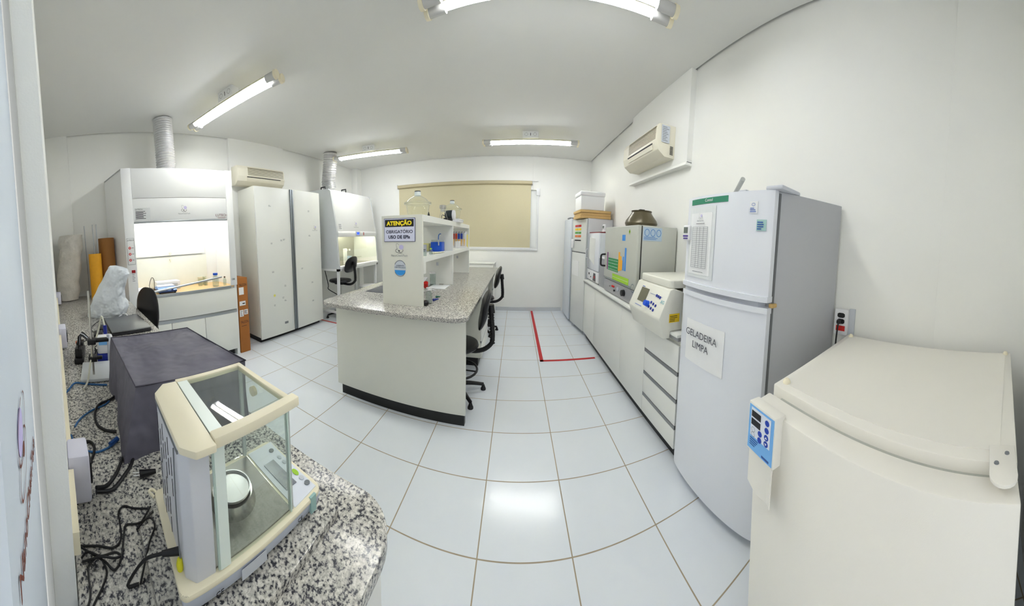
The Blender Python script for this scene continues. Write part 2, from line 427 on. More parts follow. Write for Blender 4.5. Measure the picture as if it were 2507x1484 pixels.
# ================================================================== CEILING LIGHTS
def light_parts():
    r = root('ceiling_light', (0, 0, 0), 'x', 'ceiling light', 'twin tube ceiling lights')
    L = .66
    bal = MB().box((-.11, -.05, -.098), (.11, .05, 0), .004).build('ballast_box', STEELW, r)
    b = MB()
    for sgn in (-1, 1):
        P = Plane((0, -.0501, -.048), (1, 0, 0), (0, 0, 1))
        for k in range(10):
            P.disc(b, sgn * .06 + .022 * math.cos(k * PI / 5), .022 * math.sin(k * PI / 5), .003, .001, .0008, 8)
    P.rect(b, -.004, -.02, .004, .02)
    b.build('vent_holes', INK, bal)
    for y in (-.042, .042):
        b = MB()   # half-round white reflector above each tube
        for k in range(10):
            a0, a1 = PI * k / 10, PI * (k + 1) / 10
            b.slab([(-L + .1, y + .030 * math.cos(a0), -.142 + .030 * math.sin(a0)), (L - .1, y + .030 * math.cos(a0), -.142 + .030 * math.sin(a0)),
                    (L - .1, y + .030 * math.cos(a1), -.142 + .030 * math.sin(a1)), (-L + .1, y + .030 * math.cos(a1), -.142 + .030 * math.sin(a1))], (0, math.cos((a0 + a1) / 2), math.sin((a0 + a1) / 2)), .0012)
        b.build('reflector', mat('tube_reflector', (214, 210, 186), .5), r)
        b = MB(); b.cyl((-L + .1, y, -.142), (L - .1, y, -.142), .021, n=12); b.build('tube', TUBE, r)
        for sx in (-1, 1):
            MB().cyl((sx * (L - .1), y, -.142), (sx * L, y, -.142), .033, n=20).build('lamp_holder', SILV, r)
            MB().cyl((sx * (L - .003), y, -.142), (sx * (L + .022), y, -.142), .040, .037, n=20).build('end_cap', CREAM, r)
    return r
l0 = light_parts()
LI = [((.16, 1.625), -.118, 1.14, 'twin tube light fixture overhead, cut by the top edge of the photo'),
      ((-2.49, 1.44), .25, .97, 'twin tube light fixture hanging over the fume hood side of the room'),
      ((-2.47, 4.10), .21, 1.0, 'tube light fixture on the far left of the ceiling beside the far foil duct'),
      ((.19, 4.17), -.10, 1.08, 'tube light fixture centred on the ceiling in front of the window')]
for i, (p, rz, s, lab) in enumerate(LI):
    o = l0 if i == 0 else copy_tree(l0)
    o.location = (p[0], p[1], CZ); o.rotation_euler = (0, 0, rz); o.scale = (s, 1, 1); o['label'] = lab

# ================================================================== FUME HOOD
FX, HY0, HY1 = -3.1, .34, 1.76
hd = root('fume_hood', (-3.35, 1.05, 0), 'white walk-up fume hood with lit interior and open sash', 'fume hood')
HB = .17  # rear y of the near side
def hoodpoly(x0, x1, y0f, y0b, y1): return [(x1, y0f), (x1, y1), (x0, y1), (x0, y0b)]
b = MB()
b.prism([(FX, HY0), (-3.63, HB), (-3.63, HB + .05), (FX, HY0 + .04)], .0, 2.45)        # near side wall
b.prism([(FX, HY1 - .04), (FX, HY1), (-3.63, HY1), (-3.63, HY1 - .04)], .0, 2.45)      # far side wall
b.prism([(-3.60, HB + .03), (-3.60, HY1), (-3.63, HY1), (-3.63, HB + .03)], .0, 2.45)  # back
b.prism([(FX, HY0), (FX, HY1), (-3.63, HY1), (-3.63, HB)], 2.43, 2.45)
b.box((FX - .02, HY0 + .03, 2.0), (FX - .30, HY1 - .03, 2.02))
b.build('body', STEELW, hd, smooth=False)
for y0, y1, nm in ((HY0, .455, 'post'), (1.665, HY1, 'post')):
    MB().box((FX, y0, .95 if y0 > 1 else .0), (FX + .02, y1, 2.45), .002).build(nm, STEELW, hd)
MB().box((FX, .457, 2.10), (FX + .016, 1.663, 2.445), .003).build('upper_panel', STEELW, hd)
sash = MB().box((FX - .004, .457, 1.83), (FX + .012, 1.663, 2.095), .003).build('sash', STEELW, hd)
MB().box((FX - .004, .457, 1.805), (FX + .02, 1.663, 1.828), .004).build('sash_rail', ALU, sash)
b = MB(); b.box((-3.58, .50, 1.39), (-3.57, 1.52, 2.0)); b.box((-3.60, .50, .96), (-3.585, 1.55, 1.37)); b.build('baffle', mat('hood_liner', (230, 231, 222), .4), hd, smooth=False)
for z in (1.42, 1.33):
    b = MB(); b.cyl((-3.57, 1.0, z), (-3.53, 1.0, z), .014); b.cyl((-3.535, 1.0, z), (-3.535, 1.0, z - .03), .009); b.build('gas_tap', CREAM, hd)
b = MB().box((-3.60, HY0 + .02, .93), (FX + .005, HY1 - .04, .948)); b.build('bench_board', BENCH, hd, smooth=False)
MB().box((FX - .005, .44, .915), (FX + .022, 1.665, .95), .003).build('front_edge', ALU, hd)
b = MB(); b.box((-3.60, .42, .1), (FX - .01, 1.72, .925)); b.build('base_carcass', LAM, hd, smooth=False)
MB().box((FX - .008, .44, .63), (FX + .014, HY1 - .02, .912), .003).build('apron_panel', LAM, hd)
MB().box((FX - .008, .44, .585), (FX + .012, HY1 - .02, .625), .002).build('handle_rail', ALU, hd)
for y0, y1 in ((.44, .83), (.835, 1.27), (1.275, 1.74)):
    MB().box((FX - .008, y0, .09), (FX + .012, y1, .583), .003).build('door', LAM, hd)
MB().box((-3.55, .46, 0), (FX - .05, 1.70, .09)).build('plinth', PLINTH, hd, smooth=False)
MB().cyl((FX - .14, .5, 1.985), (FX - .14, 1.62, 1.985), .016, n=10).build('lamp_tube', HLAMP, hd)
P = Plane((FX + .021, 0, 0), (0, 1, 0), (0, 0, 1))
cp = MB(); P.box(cp, .352, 1.33, .445, 1.645, -.001, .004, .002); cp = cp.build('control_panel', STEELW, hd)
P2 = Plane((FX + .0255, 0, 0), (0, 1, 0), (0, 0, 1))
b = MB()
for a0, b0, a1, b1 in ((.355, 1.334, .357, 1.64), (.440, 1.334, .442, 1.64), (.355, 1.334, .442, 1.336), (.355, 1.638, .442, 1.640)): P2.rect(b, a0, b0, a1, b1)
b.build('panel_outline', INK, cp)
P2.text('LUTECH', .398, 1.615, .024, INK, cp)
for z in (1.527, 1.456, 1.386):
    mb = MB(); c = P2.p(.385, z, 0); mb.cyl(c, c + P2.n * .007, .015); bt = mb.build('button', REDP, cp)
    mb = MB(); P2.disc(mb, .385, z, .006, .008, .001); mb.build('button_mark', PAPER, bt)
b = MB()
for z in (1.527, 1.456, 1.386): P2.rect(b, .408, z - .004, .430, z + .004)
b.build('small_print', GINK, cp)
st = MB(); P.rect(st, .375, 1.12, .450, 1.30, .002, .0015); st = st.build('switch_sticker', PAPER, hd)
b = MB(); P.rect(b, .39, 1.235, .432, 1.268, .008, .007); b.build('red_switch', mat('dark_red_plastic', (150, 20, 26), .4), st)
b = MB(); P.lines(b, .392, 1.13, .432, 1.225, 5, .006, .0026); b.build('small_print', GINK, st)
PS = Plane((FX + .0125, 0, 0), (0, 1, 0), (0, 0, 1))
lb = MB(); PS.rect(lb, .475, 1.845, .66, 1.985, .001, .001); lb = lb.build('data_label', mat('pale_label', (214, 216, 216), .5), hd)
PS.text('LUTECH', .525, 1.968, .024, INK, lb)
b = MB(); PS.lines(b, .485, 1.855, .645, 1.95, 8, .006, .0016); b.build('small_print', INK, lb)
PS.logo(1.08, 1.955, .085, hd)
PS.text('LUTECH', 1.585, 1.875, .042, mat('maroon_print', (120, 70, 74), .6), hd, sx=1.1)
b = MB(); PS.rect(b, 1.51, 1.852, 1.66, 1.854, .0015); PS.rect(b, 1.53, 1.838, 1.64, 1.842, .0015); b.build('small_print', mat('maroon_print', (120, 70, 74), .6), hd)
P.text('OK', 1.705, 1.03, .035, INK, hd)
# sash bar lying across the opening
b = MB(); b.cyl((FX + .05, .545, .985), (FX - .02, 1.55, 1.075), .013, n=14); tag(b.build('metal_rod', ALU), 'long aluminium rod lying aslant across the fume hood opening', 'rod')
# things inside the hood
hp = root('stirring_hot_plate', (-3.15, .77, .95), 'blue and white magnetic stirrer with two knobs on the hood bench', 'hot plate')
b = MB(); b.box((-3.30, .70, .962), (-3.10, .93, .985), .008); b.build('base', mat('navy_plastic', (40, 62, 110), .4), hp)
b = MB(); b.prism([(-3.30, .70), (-3.105, .70), (-3.105, .93), (-3.30, .93)], .985, 1.02, top=[(-3.30, .70), (-3.15, .70), (-3.15, .93), (-3.30, .93)]); b.build('housing', mat('sky_blue_plastic', (120, 160, 220), .35), hp)
MB().box((-3.29, .71, 1.02), (-3.165, .92, 1.035), .004).build('plate', PAPER, hp)
for y in (.80, .87): MB().cyl((-3.13, y, 1.0), (-3.10, y, 1.0), .016).build('knob', DKB, hp)
[MB().cyl((x, y, .949), (x, y, .963), .01, n=8).build('foot', RUB, hp) for x in (-3.28, -3.12) for y in (.72, .91)]
b = MB(); b.tube([(-3.2, .70, .99), (-3.25, .62, 1.02), (-3.3, .66, 1.13), (-3.34, .70, 1.10), (-3.345, .70, .955)], .004); b.build('power_cord', BLACK, hp)
wb_ = root('weighing_box', (-3.2, .52, .95), 'white low box behind the post at the near end of the hood bench', 'box')
MB().box((-3.34, .46, .949), (-3.10, .62, 1.0), .006).build('body', PLW, wb_); MB().box((-3.345, .455, 1.0), (-3.095, .625, 1.015), .004).build('lid', PAPER, wb_)
wh = root('white_instrument', (-3.4, .9, .95), 'white flat instrument case behind the blue stirrer', 'instrument')
MB().box((-3.52, .74, .949), (-3.36, 1.06, 1.06), .01).build('body', PLW, wh); MB().box((-3.359, .78, .97), (-3.355, 1.02, 1.03)).build('front_panel', PLG, wh)
def bottle(name, c, r, h, cap, label, cat='bottle', group=None, capr=.6, body=GLASS, fill=None):
    t = root(name, c, label, cat, group)
    x, y, z = c
    MB().lathe([(r * .95, 0), (r, .006), (r, h * .62), (r * .55, h * .78), (r * .5, h * .86)], (x, y, z)).build('body', body, t)
    MB().cyl((x, y, z + h * .84), (x, y, z + h), r * capr).build('cap', cap, t)
    if fill: MB().lathe([(r * .93, .004), (r * .95, h * .35)], (x, y, z)).build('liquid', fill, t)
    return t
bottle('reagent_bottle', (-3.2, 1.50, .95), .043, .175, BLUE, 'clear reagent bottle with a blue screw cap on the hood bench', capr=.75, body=BOTG)
bottle('dropper_bottle', (-3.17, 1.62, .95), .022, .12, mat('brown_cap', (96, 70, 50), .5), 'small clear bottle by the far post of the hood', capr=.5, body=BOTG)
def beaker(c, r, h, label, group='glassware at the back of the hood bench'):
    b = MB().lathe([(r, 0), (r, h), (r * 1.08, h + .004)], c, n=20); o = b.build('glass_beaker', BOTG); return tag(o, label, 'beaker', group)
beaker((-3.40, 1.36, .95), .03, .09, 'nearest small glass beaker of the three at the back of the hood bench')
beaker((-3.44, 1.44, .95), .026, .11, 'tallest glass beaker of the three at the back of the hood bench')
beaker((-3.37, 1.43, .95), .024, .07, 'shortest glass beaker of the three at the back of the hood bench')
tag(MB().lathe([(.035, 0), (.055, .1), (.05, .1), (.033, .006)], (-3.525, 1.43, .949)).build('beige_cup', CREAM), 'pale olive plastic cup in the back corner of the hood', 'cup')

# ducts
def duct(name, path, r, label):
    pts = [V3(p) for p in path]; n = 46; P = []; rr = []
    for i in range(n + 1):
        t = i / n * (len(pts) - 1); k = min(int(t), len(pts) - 2); f = t - k
        P.append(pts[k].lerp(pts[k + 1], f)); rr.append(r * (1.0 if i % 2 else .88))
    b = MB(); b.tube(P, rr, n=24, smooth=0)
    return tag(b.build(name, FOIL), label, 'duct', 'foil exhaust ducts')
duct('exhaust_duct', [(-3.30, .95, 2.45), (-3.28, .94, 2.8), (-3.26, .93, 3.1)], .125, 'ribbed foil exhaust duct rising from the fume hood to the ceiling')
duct('exhaust_duct', [(-3.32, 4.02, 2.44), (-3.34, 4.0, 2.6), (-3.28, 3.98, 2.8), (-3.22, 3.95, 3.1)], .135, 'bent foil exhaust duct above the biosafety cabinet')

# ================================================================== CARTON + CUPBOARD
cb = root('carton', (-3.3, 1.85, 0), 'tall brown carton standing between the fume hood and the white cupboard', 'carton')
MB().box((-3.52, 1.775, .0), (-3.10, 1.93, 1.03), .004).build('body', BOXB, cb)
P = Plane((-3.0995, 1.855, 0), (0, 1, 0), (0, 0, 1))
P.text('FALCON', 0, .93, .05, INK, cb, sx=.6); P.text('FALCON', 0, .42, .05, INK, cb, sx=.6)
b = MB(); P.rect(b, -.065, .80, .01, .90); P.rect(b, -.065, .65, .03, .71); P.rect(b, -.07, .50, -.01, .59); P.rect(b, .0, .52, .06, .59); b.build('label', PAPER, cb)
b = MB(); P.lines(b, -.06, .505, -.02, .58, 4, .006, .0018); P.lines(b, .005, .53, .05, .58, 4, .006, .0018); P.rect(b, -.02, .67, .02, .685, .0018); P.rect(b, -.05, .40 - .035, .03, .40 - .03); b.build('small_print', INK, cb)

cu = root('storage_cupboard', (-3.4, 2.85, 0), 'tall white two-door cupboard with a dark aluminium centre handle strip', 'cupboard')
MB().box((-3.63, 2.17, .085), (-3.19, 3.53, 2.31), .002).build('carcass', LAM2, cu)
for y0, y1 in ((2.175, 2.835), (2.905, 3.53)):
    d = MB().box((-3.19, y0, .06), (-3.17, y1, 2.30), .002).build('door', LAM, cu)
    if y0 < 2.5: d1 = d
    else: d2 = d
b = MB(); b.box((-3.19, 2.837, .07), (-3.155, 2.866, 2.30), .003); b.box((-3.19, 2.874, .07), (-3.155, 2.903, 2.30), .003); b.build('handle_strip', mat('dark_aluminium', (132, 138, 142), .4, .7), cu)
MB().box((-3.60, 2.2, 0), (-3.24, 3.5, .085)).build('plinth', PLINTH, cu, smooth=False)
P = Plane((-3.1695, 0, 0), (0, 1, 0), (0, 0, 1))
P.logo(3.39, 1.70, .07, d2)
b = MB()
for y, z in ((2.43, 2.03), (2.44, 1.47), (2.63, 1.51), (2.68, 1.52), (2.44, 1.04), (2.67, .80), (2.45, .53), (2.66, .57), (2.62, .62)): P.lines(b, y - .02, z - .015, y + .03, z + .015, 2, .006)
b.build('sticker_remains', GINK, d1)
b = MB()
for y, z in ((3.25, 1.98), (3.25, 1.57), (3.05, 1.03), (3.28, .77), (3.28, .45)): P.lines(b, y - .02, z - .015, y + .03, z + .015, 2, .006)
b.build('sticker_remains', GINK, d2)
b = MB(); P.disc(b, 2.45, .62 + .06, .02); b.build('yellow_sticker', mat('pale_yellow_paper', (220, 216, 110), .6), d1)
b = MB(); P.rect(b, 2.63, .20, 2.70, .235); b.build('grey_sticker', GREYG, d1)

# ================================================================== AIR CONDITIONERS
ACM = mat('aged_white_plastic', (226, 221, 203), .4)
def ac(name, P, w, h, d, label, m=ACM):
    """P: plane on the wall, origin at lower left of the unit"""
    t = root(name, P.o, label, 'air conditioner')
    prof = [(0, 0), (d * .55, 0), (d * .9, h * .18), (d, h * .42), (d * .98, h * .8), (d * .86, h * .97), (0, h)]
    M = Matrix((P.n, P.v, P.u)).transposed().to_4x4(); M.translation = P.o
    b = MB(); b.prism(prof, 0, w, r=.006, M=M)
    body = b.build('body', m, t)
    b = MB()
    for k in range(9):
        y = h * (.50 + .045 * k); f = d * (1.0 - .02 * (k / 9)) + .002
        if y > h * .8: f = d * (.99 - .10 * (y / h - .8) / .17) + .003
        P.box(b, w * .2, y, w * .97, y + h * .018, f - .006, f)
    b.build('grille', mat('grille_shadow', (150, 144, 122), .6), t)
    b = MB()
    q = [(d * .93, h * .23), (d * .985, h * .36)]
    b.slab([P.p(w * .18, q[0][1], q[0][0] + .003), P.p(w * .9, q[0][1], q[0][0] + .003), P.p(w * .9, q[1][1], q[1][0] + .003), P.p(w * .18, q[1][1], q[1][0] + .003)], P.n, .002)
    b.build('flap', m, t)
    b = MB(); b.slab([P.p(w * .18, h * .375, d * .985), P.p(w * .9, h * .375, d * .985), P.p(w * .9, h * .41, d * .995), P.p(w * .18, h * .41, d * .995)], P.n, .004); b.build('air_slot', INK, t)
    return t
aL = ac('air_conditioner', Plane((XL + .05, 2.06, 2.375), (0, 1, 0), (0, 0, 1)), .90, .29, .19, 'cream wall air conditioner above the tall white cupboard')
aR = ac('air_conditioner', Plane((XR - .06, 3.03, 2.33), (0, -1, 0), (0, 0, 1)), .80, .31, .21, 'cream air conditioner on the raised panel of the right wall')
P = Plane((0, 2.2245, 0), (1, 0, 0), (0, 0, 1))
b = MB(); P.rect(b, 1.28, 2.46, 1.37, 2.62); l_ = b.build('data_label', mat('grey_label', (196, 202, 210), .5), aR)
b = MB(); P.lines(b, 1.29, 2.47, 1.36, 2.61, 9, .005, .0016); b.build('small_print', GREYG, l_)
b = MB(); [P.rect(b, 1.38, 2.36 + .012 * k, 1.415, 2.366 + .012 * k) for k in range(7)]; b.build('side_vent', INK, aR)

# ================================================================== BIOSAFETY CABINET
bs = root('biosafety_cabinet', (-3.25, 4.42, 0), 'white biosafety cabinet with slanted glass front on a wheeled stand', 'biosafety cabinet')
Y0, Y1 = 3.72, 5.12
side = [(-3.56, .955), (-2.92, .955), (-2.955, 1.52), (-2.945, 1.60), (-3.07, 2.36), (-3.12, 2.40), (-3.56, 2.42)]
def yprism(prof, y0, y1, r=0.):
    M = Matrix(((1, 0, 0, 0), (0, 0, 1, 0), (0, 1, 0, 0), (0, 0, 0, 1)))
    return MB().prism(prof, y0, y1, r=r, M=M)
for y0, y1 in ((Y0, Y0 + .04), (Y1 - .04, Y1)): yprism(side, y0, y1, .003).build('side_panel', mat('cabinet_side', (206, 210, 212), .4), bs, smooth=False)
yprism([(-3.56, 1.60), (-2.95, 1.62), (-3.075, 2.35), (-3.12, 2.395), (-3.56, 2.415)], Y0 + .035, Y1 - .035, .004).build('upper_housing', STEELW, bs)
yprism([(-3.0, 1.53), (-2.94, 1.53), (-2.935, 1.60), (-2.95, 1.635), (-3.0, 1.635)], Y0 + .04, Y1 - .04, .004).build('control_band', STEELW, bs)
b = MB(); b.box((-3.56, Y0 + .04, .96), (-3.53, Y1 - .04, 1.6)); b.box((-3.53, Y0 + .04, .97), (-3.0, Y1 - .04, .985)); b.build('work_chamber', STEEL, bs, smooth=False)
b = MB(); b.box((-3.0, Y0 + .04, .955), (-2.9, Y1 - .03, 1.0), .006); b.build('front_sill', STEELW, bs)
b = MB(); [b.box((-3.3, Y0 + .1, 1.08 + 0 * k), (-3.29, Y1 - .1, 1.09)) for k in range(1)]; b.build('rail', STEEL, bs)
b = MB().slab([(-2.952, Y0 + .04, 1.535), (-2.952, Y1 - .04, 1.535), (-2.93, Y1 - .04, 1.10), (-2.93, Y0 + .04, 1.10)], (1, 0, 0), .005); b.build('glass_front', GLASS, bs, smooth=False)
MB().cyl((-3.1, Y0 + .1, 1.585), (-3.1, Y1 - .1, 1.585), .014, n=10).build('lamp_tube', mat('cabinet_lamp', (255, 255, 255), .5, emit=(255, 246, 214), estr=16.), bs)
for (y, z) in ((4.75, 1.22), (4.86, 1.22)):
    MB().box((-3.53, y, z), (-3.52, y + .06, z + .04), .003).build('socket', PAPER, bs)
P = Plane((-2.936, 0, 0), (0, 1, 0), (0, 0, 1))
cpn = MB(); P.rect(cpn, 4.30, 1.535, 4.45, 1.63, .002, .003); cpn = cpn.build('control_panel', PLG, bs)
b = MB(); P.rect(b, 4.335, 1.57, 4.42, 1.615, .004, .003); b.build('display', mat('blue_display', (30, 70, 235), .3, emit=(40, 80, 255), estr=.6), cpn)
b = MB(); [P.rect(b, 4.33 + .03 * k, 1.545, 4.345 + .03 * k, 1.555, .0035) for k in range(4)]; b.build('buttons', GREYG, cpn)
b = MB(); P.rect(b, 4.56, 1.555, 4.60, 1.615, .002); b.build('red_label', mat('pink_print', (200, 130, 130), .5), bs)
PSl = Plane((-2.95, 0, 1.62), (0, 1, 0), V3((-.125, 0, .73)))
PSl.logo(4.36, .15, .09, bs, GINK)
lb = MB(); PSl.rect(lb, 3.80, .04, 3.91, .16); lb = lb.build('data_label', PAPER, bs)
b = MB(); PSl.lines(b, 3.81, .05, 3.90, .15, 6, .007, .0016); b.build('small_print', GREYG, lb)
for y in (4.30, 3.87):
    pass
b = MB()
b.tube([(-3.35, 3.80, 2.42), (-3.35, 3.80, 2.46), (-3.25, 3.80, 2.46), (-3.25, 3.80, 2.42)], .012, smooth=0); b.build('handle', BLACK, bs)
b = MB(); b.tube([(-3.25, 4.30, 2.42), (-3.25, 4.30, 2.46), (-3.15, 4.30, 2.46), (-3.15, 4.30, 2.40)], .012, smooth=0); b.build('handle', BLACK, bs)
b = MB(); b.box((-3.55, Y0, .915), (-2.93, Y0 + .05, .955)); b.box((-3.55, Y1 - .05, .915), (-2.93, Y1, .955)); b.box((-2.98, Y0, .915), (-2.93, Y1, .955)); b.box((-3.55, Y0, .915), (-3.5, Y1, .955)); b.build('stand_frame', STEELW, bs, smooth=False)
for y in (Y0 + .02, Y1 - .06):
    b = MB(); b.prism([(-3.0, y), (-2.96, y), (-2.96, y + .04), (-3.0, y + .04)], .17, .915, top=[(-2.99, y), (-2.95, y), (-2.95, y + .04), (-2.99, y + .04)]); b.build('leg', STEELW, bs, smooth=False)
    MB().box((-3.52, y, .17), (-3.48, y + .04, .915)).build('leg', STEELW, bs, smooth=False)
    MB().box((-3.55, y, .13), (-2.93, y + .04, .17)).build('foot_bar', STEELW, bs, smooth=False)
    for x in (-2.97, -3.5):
        b = MB(); b.cyl((x, y + .004, .045), (x, y + .036, .045), .045); b.box((x - .02, y - .004, .045), (x + .02, y + .0, .13)); b.box((x - .02, y + .04, .045), (x + .02, y + .044, .13)); b.build('caster', GREYG, bs)
b = MB(); b.tube([(-3.48, 3.95, .95), (-3.4, 3.97, .6), (-3.42, 4.0, .5), (-3.3, 4.2, .32), (-3.45, 4.3, .1)], .008); b.build('power_cord', BLACK, bs)
tag(MB().box((-3.20, 4.22, .985), (-3.16, 4.30, 1.30), .003).build('white_carton_strip', PAPER), 'narrow white packet upright inside the biosafety cabinet', 'packet')
tag(MB().lathe([(.035, 0), (.05, .16), (.046, .16), (.032, .005)], (-3.15, 4.36, .986)).build('waste_cup', mat('pale_blue_plastic', (170, 190, 214), .4)), 'pale blue cup inside the biosafety cabinet', 'cup')
bn = root('waste_bucket', (-2.9, 4.70, 0), 'translucent white lidded bucket behind the far left island corner', 'bucket')
MB().lathe([(.17, 0), (.21, .48), (.2, .48), (.16, .01)], (-2.9, 4.70, .0)).build('body', mat('translucent_white_plastic', (206, 208, 204), .35), bn)
MB().lathe([(.215, .48), (.22, .49), (.215, .515), (.10, .53), (0, .53)], (-2.9, 4.70, .0)).build('lid', PLW, bn)

# ================================================================== CHAIRS
def chair(loc, rz, seat_h, label, back_h=.30, tall=False, tilt=.05):
    t = root('lab_chair', loc, label, 'chair', 'black swivel laboratory chairs', rz)
    ORG[t.name] = V3((0, 0, 0))
    # back faces: the backrest stands at local -Y
    M = Matrix.Translation((0, 0, seat_h)) @ Matrix.Diagonal((1, .98, 1, 1))
    MB().lathe([(0, -.035), (.12, -.035), (.195, -.02), (.215, .0), (.205, .025), (.15, .035), (0, .03)], (0, 0, seat_h)).build('seat', BLKV, t)
    bz = seat_h + .19; b2 = bmesh.new()
    bmesh.ops.create_uvsphere(b2, u_segments=28, v_segments=18, radius=1)
    for v in b2.verts:
        x, y, z = v.co
        s = 1 - .18 * max(0, z)
        v.co = V3((math.copysign(abs(x) ** .62, x) * .195 * s, y * .034 - .266 + .012 * (x * x) - tilt * z, math.copysign(abs(z) ** .68, z) * back_h / 2 + bz + back_h / 2 - .02))
    b = MB(); b._merge(b2); bk = b.build('backrest', BLKV, t)
    zb = bz + back_h * .42
    b = MB(); b.tube([(0, -.05, seat_h - .05), (0, -.22, seat_h - .055), (0, -.32, seat_h + .0), (0, -.345, seat_h + .09), (0, -.325, zb)], .022, n=12)
    for k in range(12):
        f = k / 11; z = seat_h + .02 + f * (zb - seat_h - .04); b.cyl((0, -.343 + .012 * f, z - .003), (0, -.343 + .012 * f, z + .003), .025, n=12)
    b.build('back_arm', RUB, t)
    MB().cyl((0, -.335, zb - .03), (0, -.325, zb + .05), .03, n=14).build('arm_joint', BLACK, t)
    MB().box((-.07, -.09, seat_h - .065), (.07, .09, seat_h - .035), .006).build('seat_plate', BLACK, t)
    MB().cyl((0, 0, .28 if not tall else .38), (0, 0, seat_h - .06), .014, n=14).build('gas_lift', CHR, t)
    MB().cyl((0, 0, .07), (0, 0, .30 if not tall else .40), .026, .024, n=16).build('column', BLACK, t)
    if tall or seat_h > .45:
        b = MB(); zr = .24
        b.tube([(.2 * math.cos(a * PI / 12), .2 * math.sin(a * PI / 12), zr) for a in range(25)], .011, n=8, smooth=0)
        for k in range(3): a = k * 2 * PI / 3 + .3; b.cyl((0, 0, zr), (.2 * math.cos(a), .2 * math.sin(a), zr), .007, n=8)
        b.build('foot_ring', BLACK, t)
    for k in range(5):
        a = 2 * PI * k / 5 + PI / 2 - .38; c, s = math.cos(a), math.sin(a)
        b = MB(); b.tube([(0.02 * c, .02 * s, .10), (.14 * c, .14 * s, .085), (.27 * c, .27 * s, .055)], [.026, .024, .022, .02, .019, .018, .017, .016, .016], n=10)
        b.build('base_leg', BLACK, t)
        b = MB(); b.lathe([(.012, .05), (.018, .03), (.026, .012), (.026, 0)], (.27 * c, .27 * s, 0), n=14); b.build('glide', BLACK, t)
    return t
chair((-.548, 2.42, 0), math.radians(98), .48, 'nearest black chair on the aisle side of the island', back_h=.36)
chair((-.540, 4.12, 0), math.radians(97), .54, 'black chair further down the aisle side of the island, near the window wall', back_h=.34)
chair((-3.11, 3.99, 0), math.radians(92), .70, 'tall black stool chair drawn up to the biosafety cabinet', tall=True)
chair((-2.39, .195, 0), math.radians(200), .57, 'black chair with its back showing between near counter and fume hood', back_h=.40, tilt=.015)

# ================================================================== ISLAND
def rpoly(x0, y0, x1, y1, rs, n=8):
    """rounded rectangle, rs = radii at (x0,y0),(x1,y0),(x1,y1),(x0,y1)"""
    pts = []
    for (cx_, cy_, a0, r) in ((x0, y0, PI, rs[0]), (x1, y0, 1.5 * PI, rs[1]), (x1, y1, 0, rs[2]), (x0, y1, .5 * PI, rs[3])):
        sx = 1 if cx_ == x0 else -1; sy = 1 if cy_ == y0 else -1
        if r == 0: pts.append((cx_, cy_)); continue
        for k in range(n + 1):
            a = a0 + .5 * PI * k / n; pts.append((cx_ + sx * r + r * math.cos(a), cy_ + sy * r + r * math.sin(a)))
    return pts
IZ = .93
isl = root('island_bench', (-1.0, 3.4, 0), 'white laminate island bench with black plinth under the granite top', 'bench')
MB().box((-1.60, 1.97, .095), (-.375, 2.0, .895), .002).build('end_panel', LAM2, isl)
MB().box((-1.56, 1.985, 0), (-.385, 2.03, .095)).build('plinth', PLINTH, isl, smooth=False)
MB().box((-1.01, 2.0, 0), (-.98, 5.0, .895)).build('spine_panel', LAM, isl, smooth=False)
for y0, y1, nd_ in ((2.98, 3.62, 4), (4.45, 4.98, 3)):
    u = MB().box((-.97, y0, .1), (-.395, y1, .895)).build('pedestal', LAM2, isl, smooth=False)
    MB().box((-.96, y0 + .01, 0), (-.42, y1 - .01, .1)).build('pedestal_plinth', PLINTH, isl, smooth=False)
    for k in range(nd_):
        h = .79 / nd_; z = .1 + k * h
        d = MB().box((-.395, y0, z + .004), (-.375, y1, z + h - .022), .002).build('drawer', LAM, isl)
        MB().box((-.393, y0, z + h - .02), (-.378, y1, z + h - .004)).build('drawer_rail', ALU, d, smooth=False)
    MB().box((-1.60, y0, .1), (-1.02, y1, .895)).build('pedestal', LAM2, isl, smooth=False)
    MB().box((-1.58, y0 + .01, 0), (-1.04, y1 - .01, .1)).build('pedestal_plinth', PLINTH, isl, smooth=False)
b = MB().prism(rpoly(-1.68, 1.80, -.335, 4.99, (.13, .10, 0, 0)), .895, IZ, r=.006)
tag(b.build('granite_worktop', GRANITE), 'speckled grey granite worktop of the central island', 'worktop')
# shelf unit
SX0, SX1 = -1.115, -.745
SZ = 1.69
sh = root('island_shelf_unit', (-.93, 3.1, IZ), 'white open shelf unit on the island with warning sign on its end', 'shelf unit')
for y in (2.03, 3.08, 4.18): MB().box((SX0, y, IZ), (SX1, y + .03, SZ), .0015).build('upright', LAM2 if y < 3 else LAM, sh, smooth=False)
for y0, y1 in ((2.06, 3.08), (3.11, 4.18)):
    MB().box((SX0, y0, SZ - .055), (SX1, y1, SZ)).build('top_board', LAM, sh, smooth=False)
    MB().box((SX0, y0, 1.295), (SX1, y1, 1.34)).build('shelf', LAM, sh, smooth=False)
b = MB(); b.box((SX1 - .1, 2.06, 1.20), (SX1, 2.12, 1.295)); b.build('bracket', LAM, sh, smooth=False)
for y in (3.0795, 4.1795):
    b = MB(); b.box((-.95, y - .004, 1.16), (-.92, y, 1.20), .002); b.cyl((-.935, y - .002, 1.18), (-.935, y - .012, 1.18), .008); b.build('socket', PLG, sh)
P = Plane((SX0, 2.0295, IZ), (1, 0, 0), (0, 0, 1))
sg = MB(); P.box(sg, .025, .54, .312, .735, 0, .004, .0015); sg = sg.build('warning_sign', mat('sign_border', (40, 44, 96), .4), sh)
P = Plane((SX0, 2.0253, IZ), (1, 0, 0), (0, 0, 1))
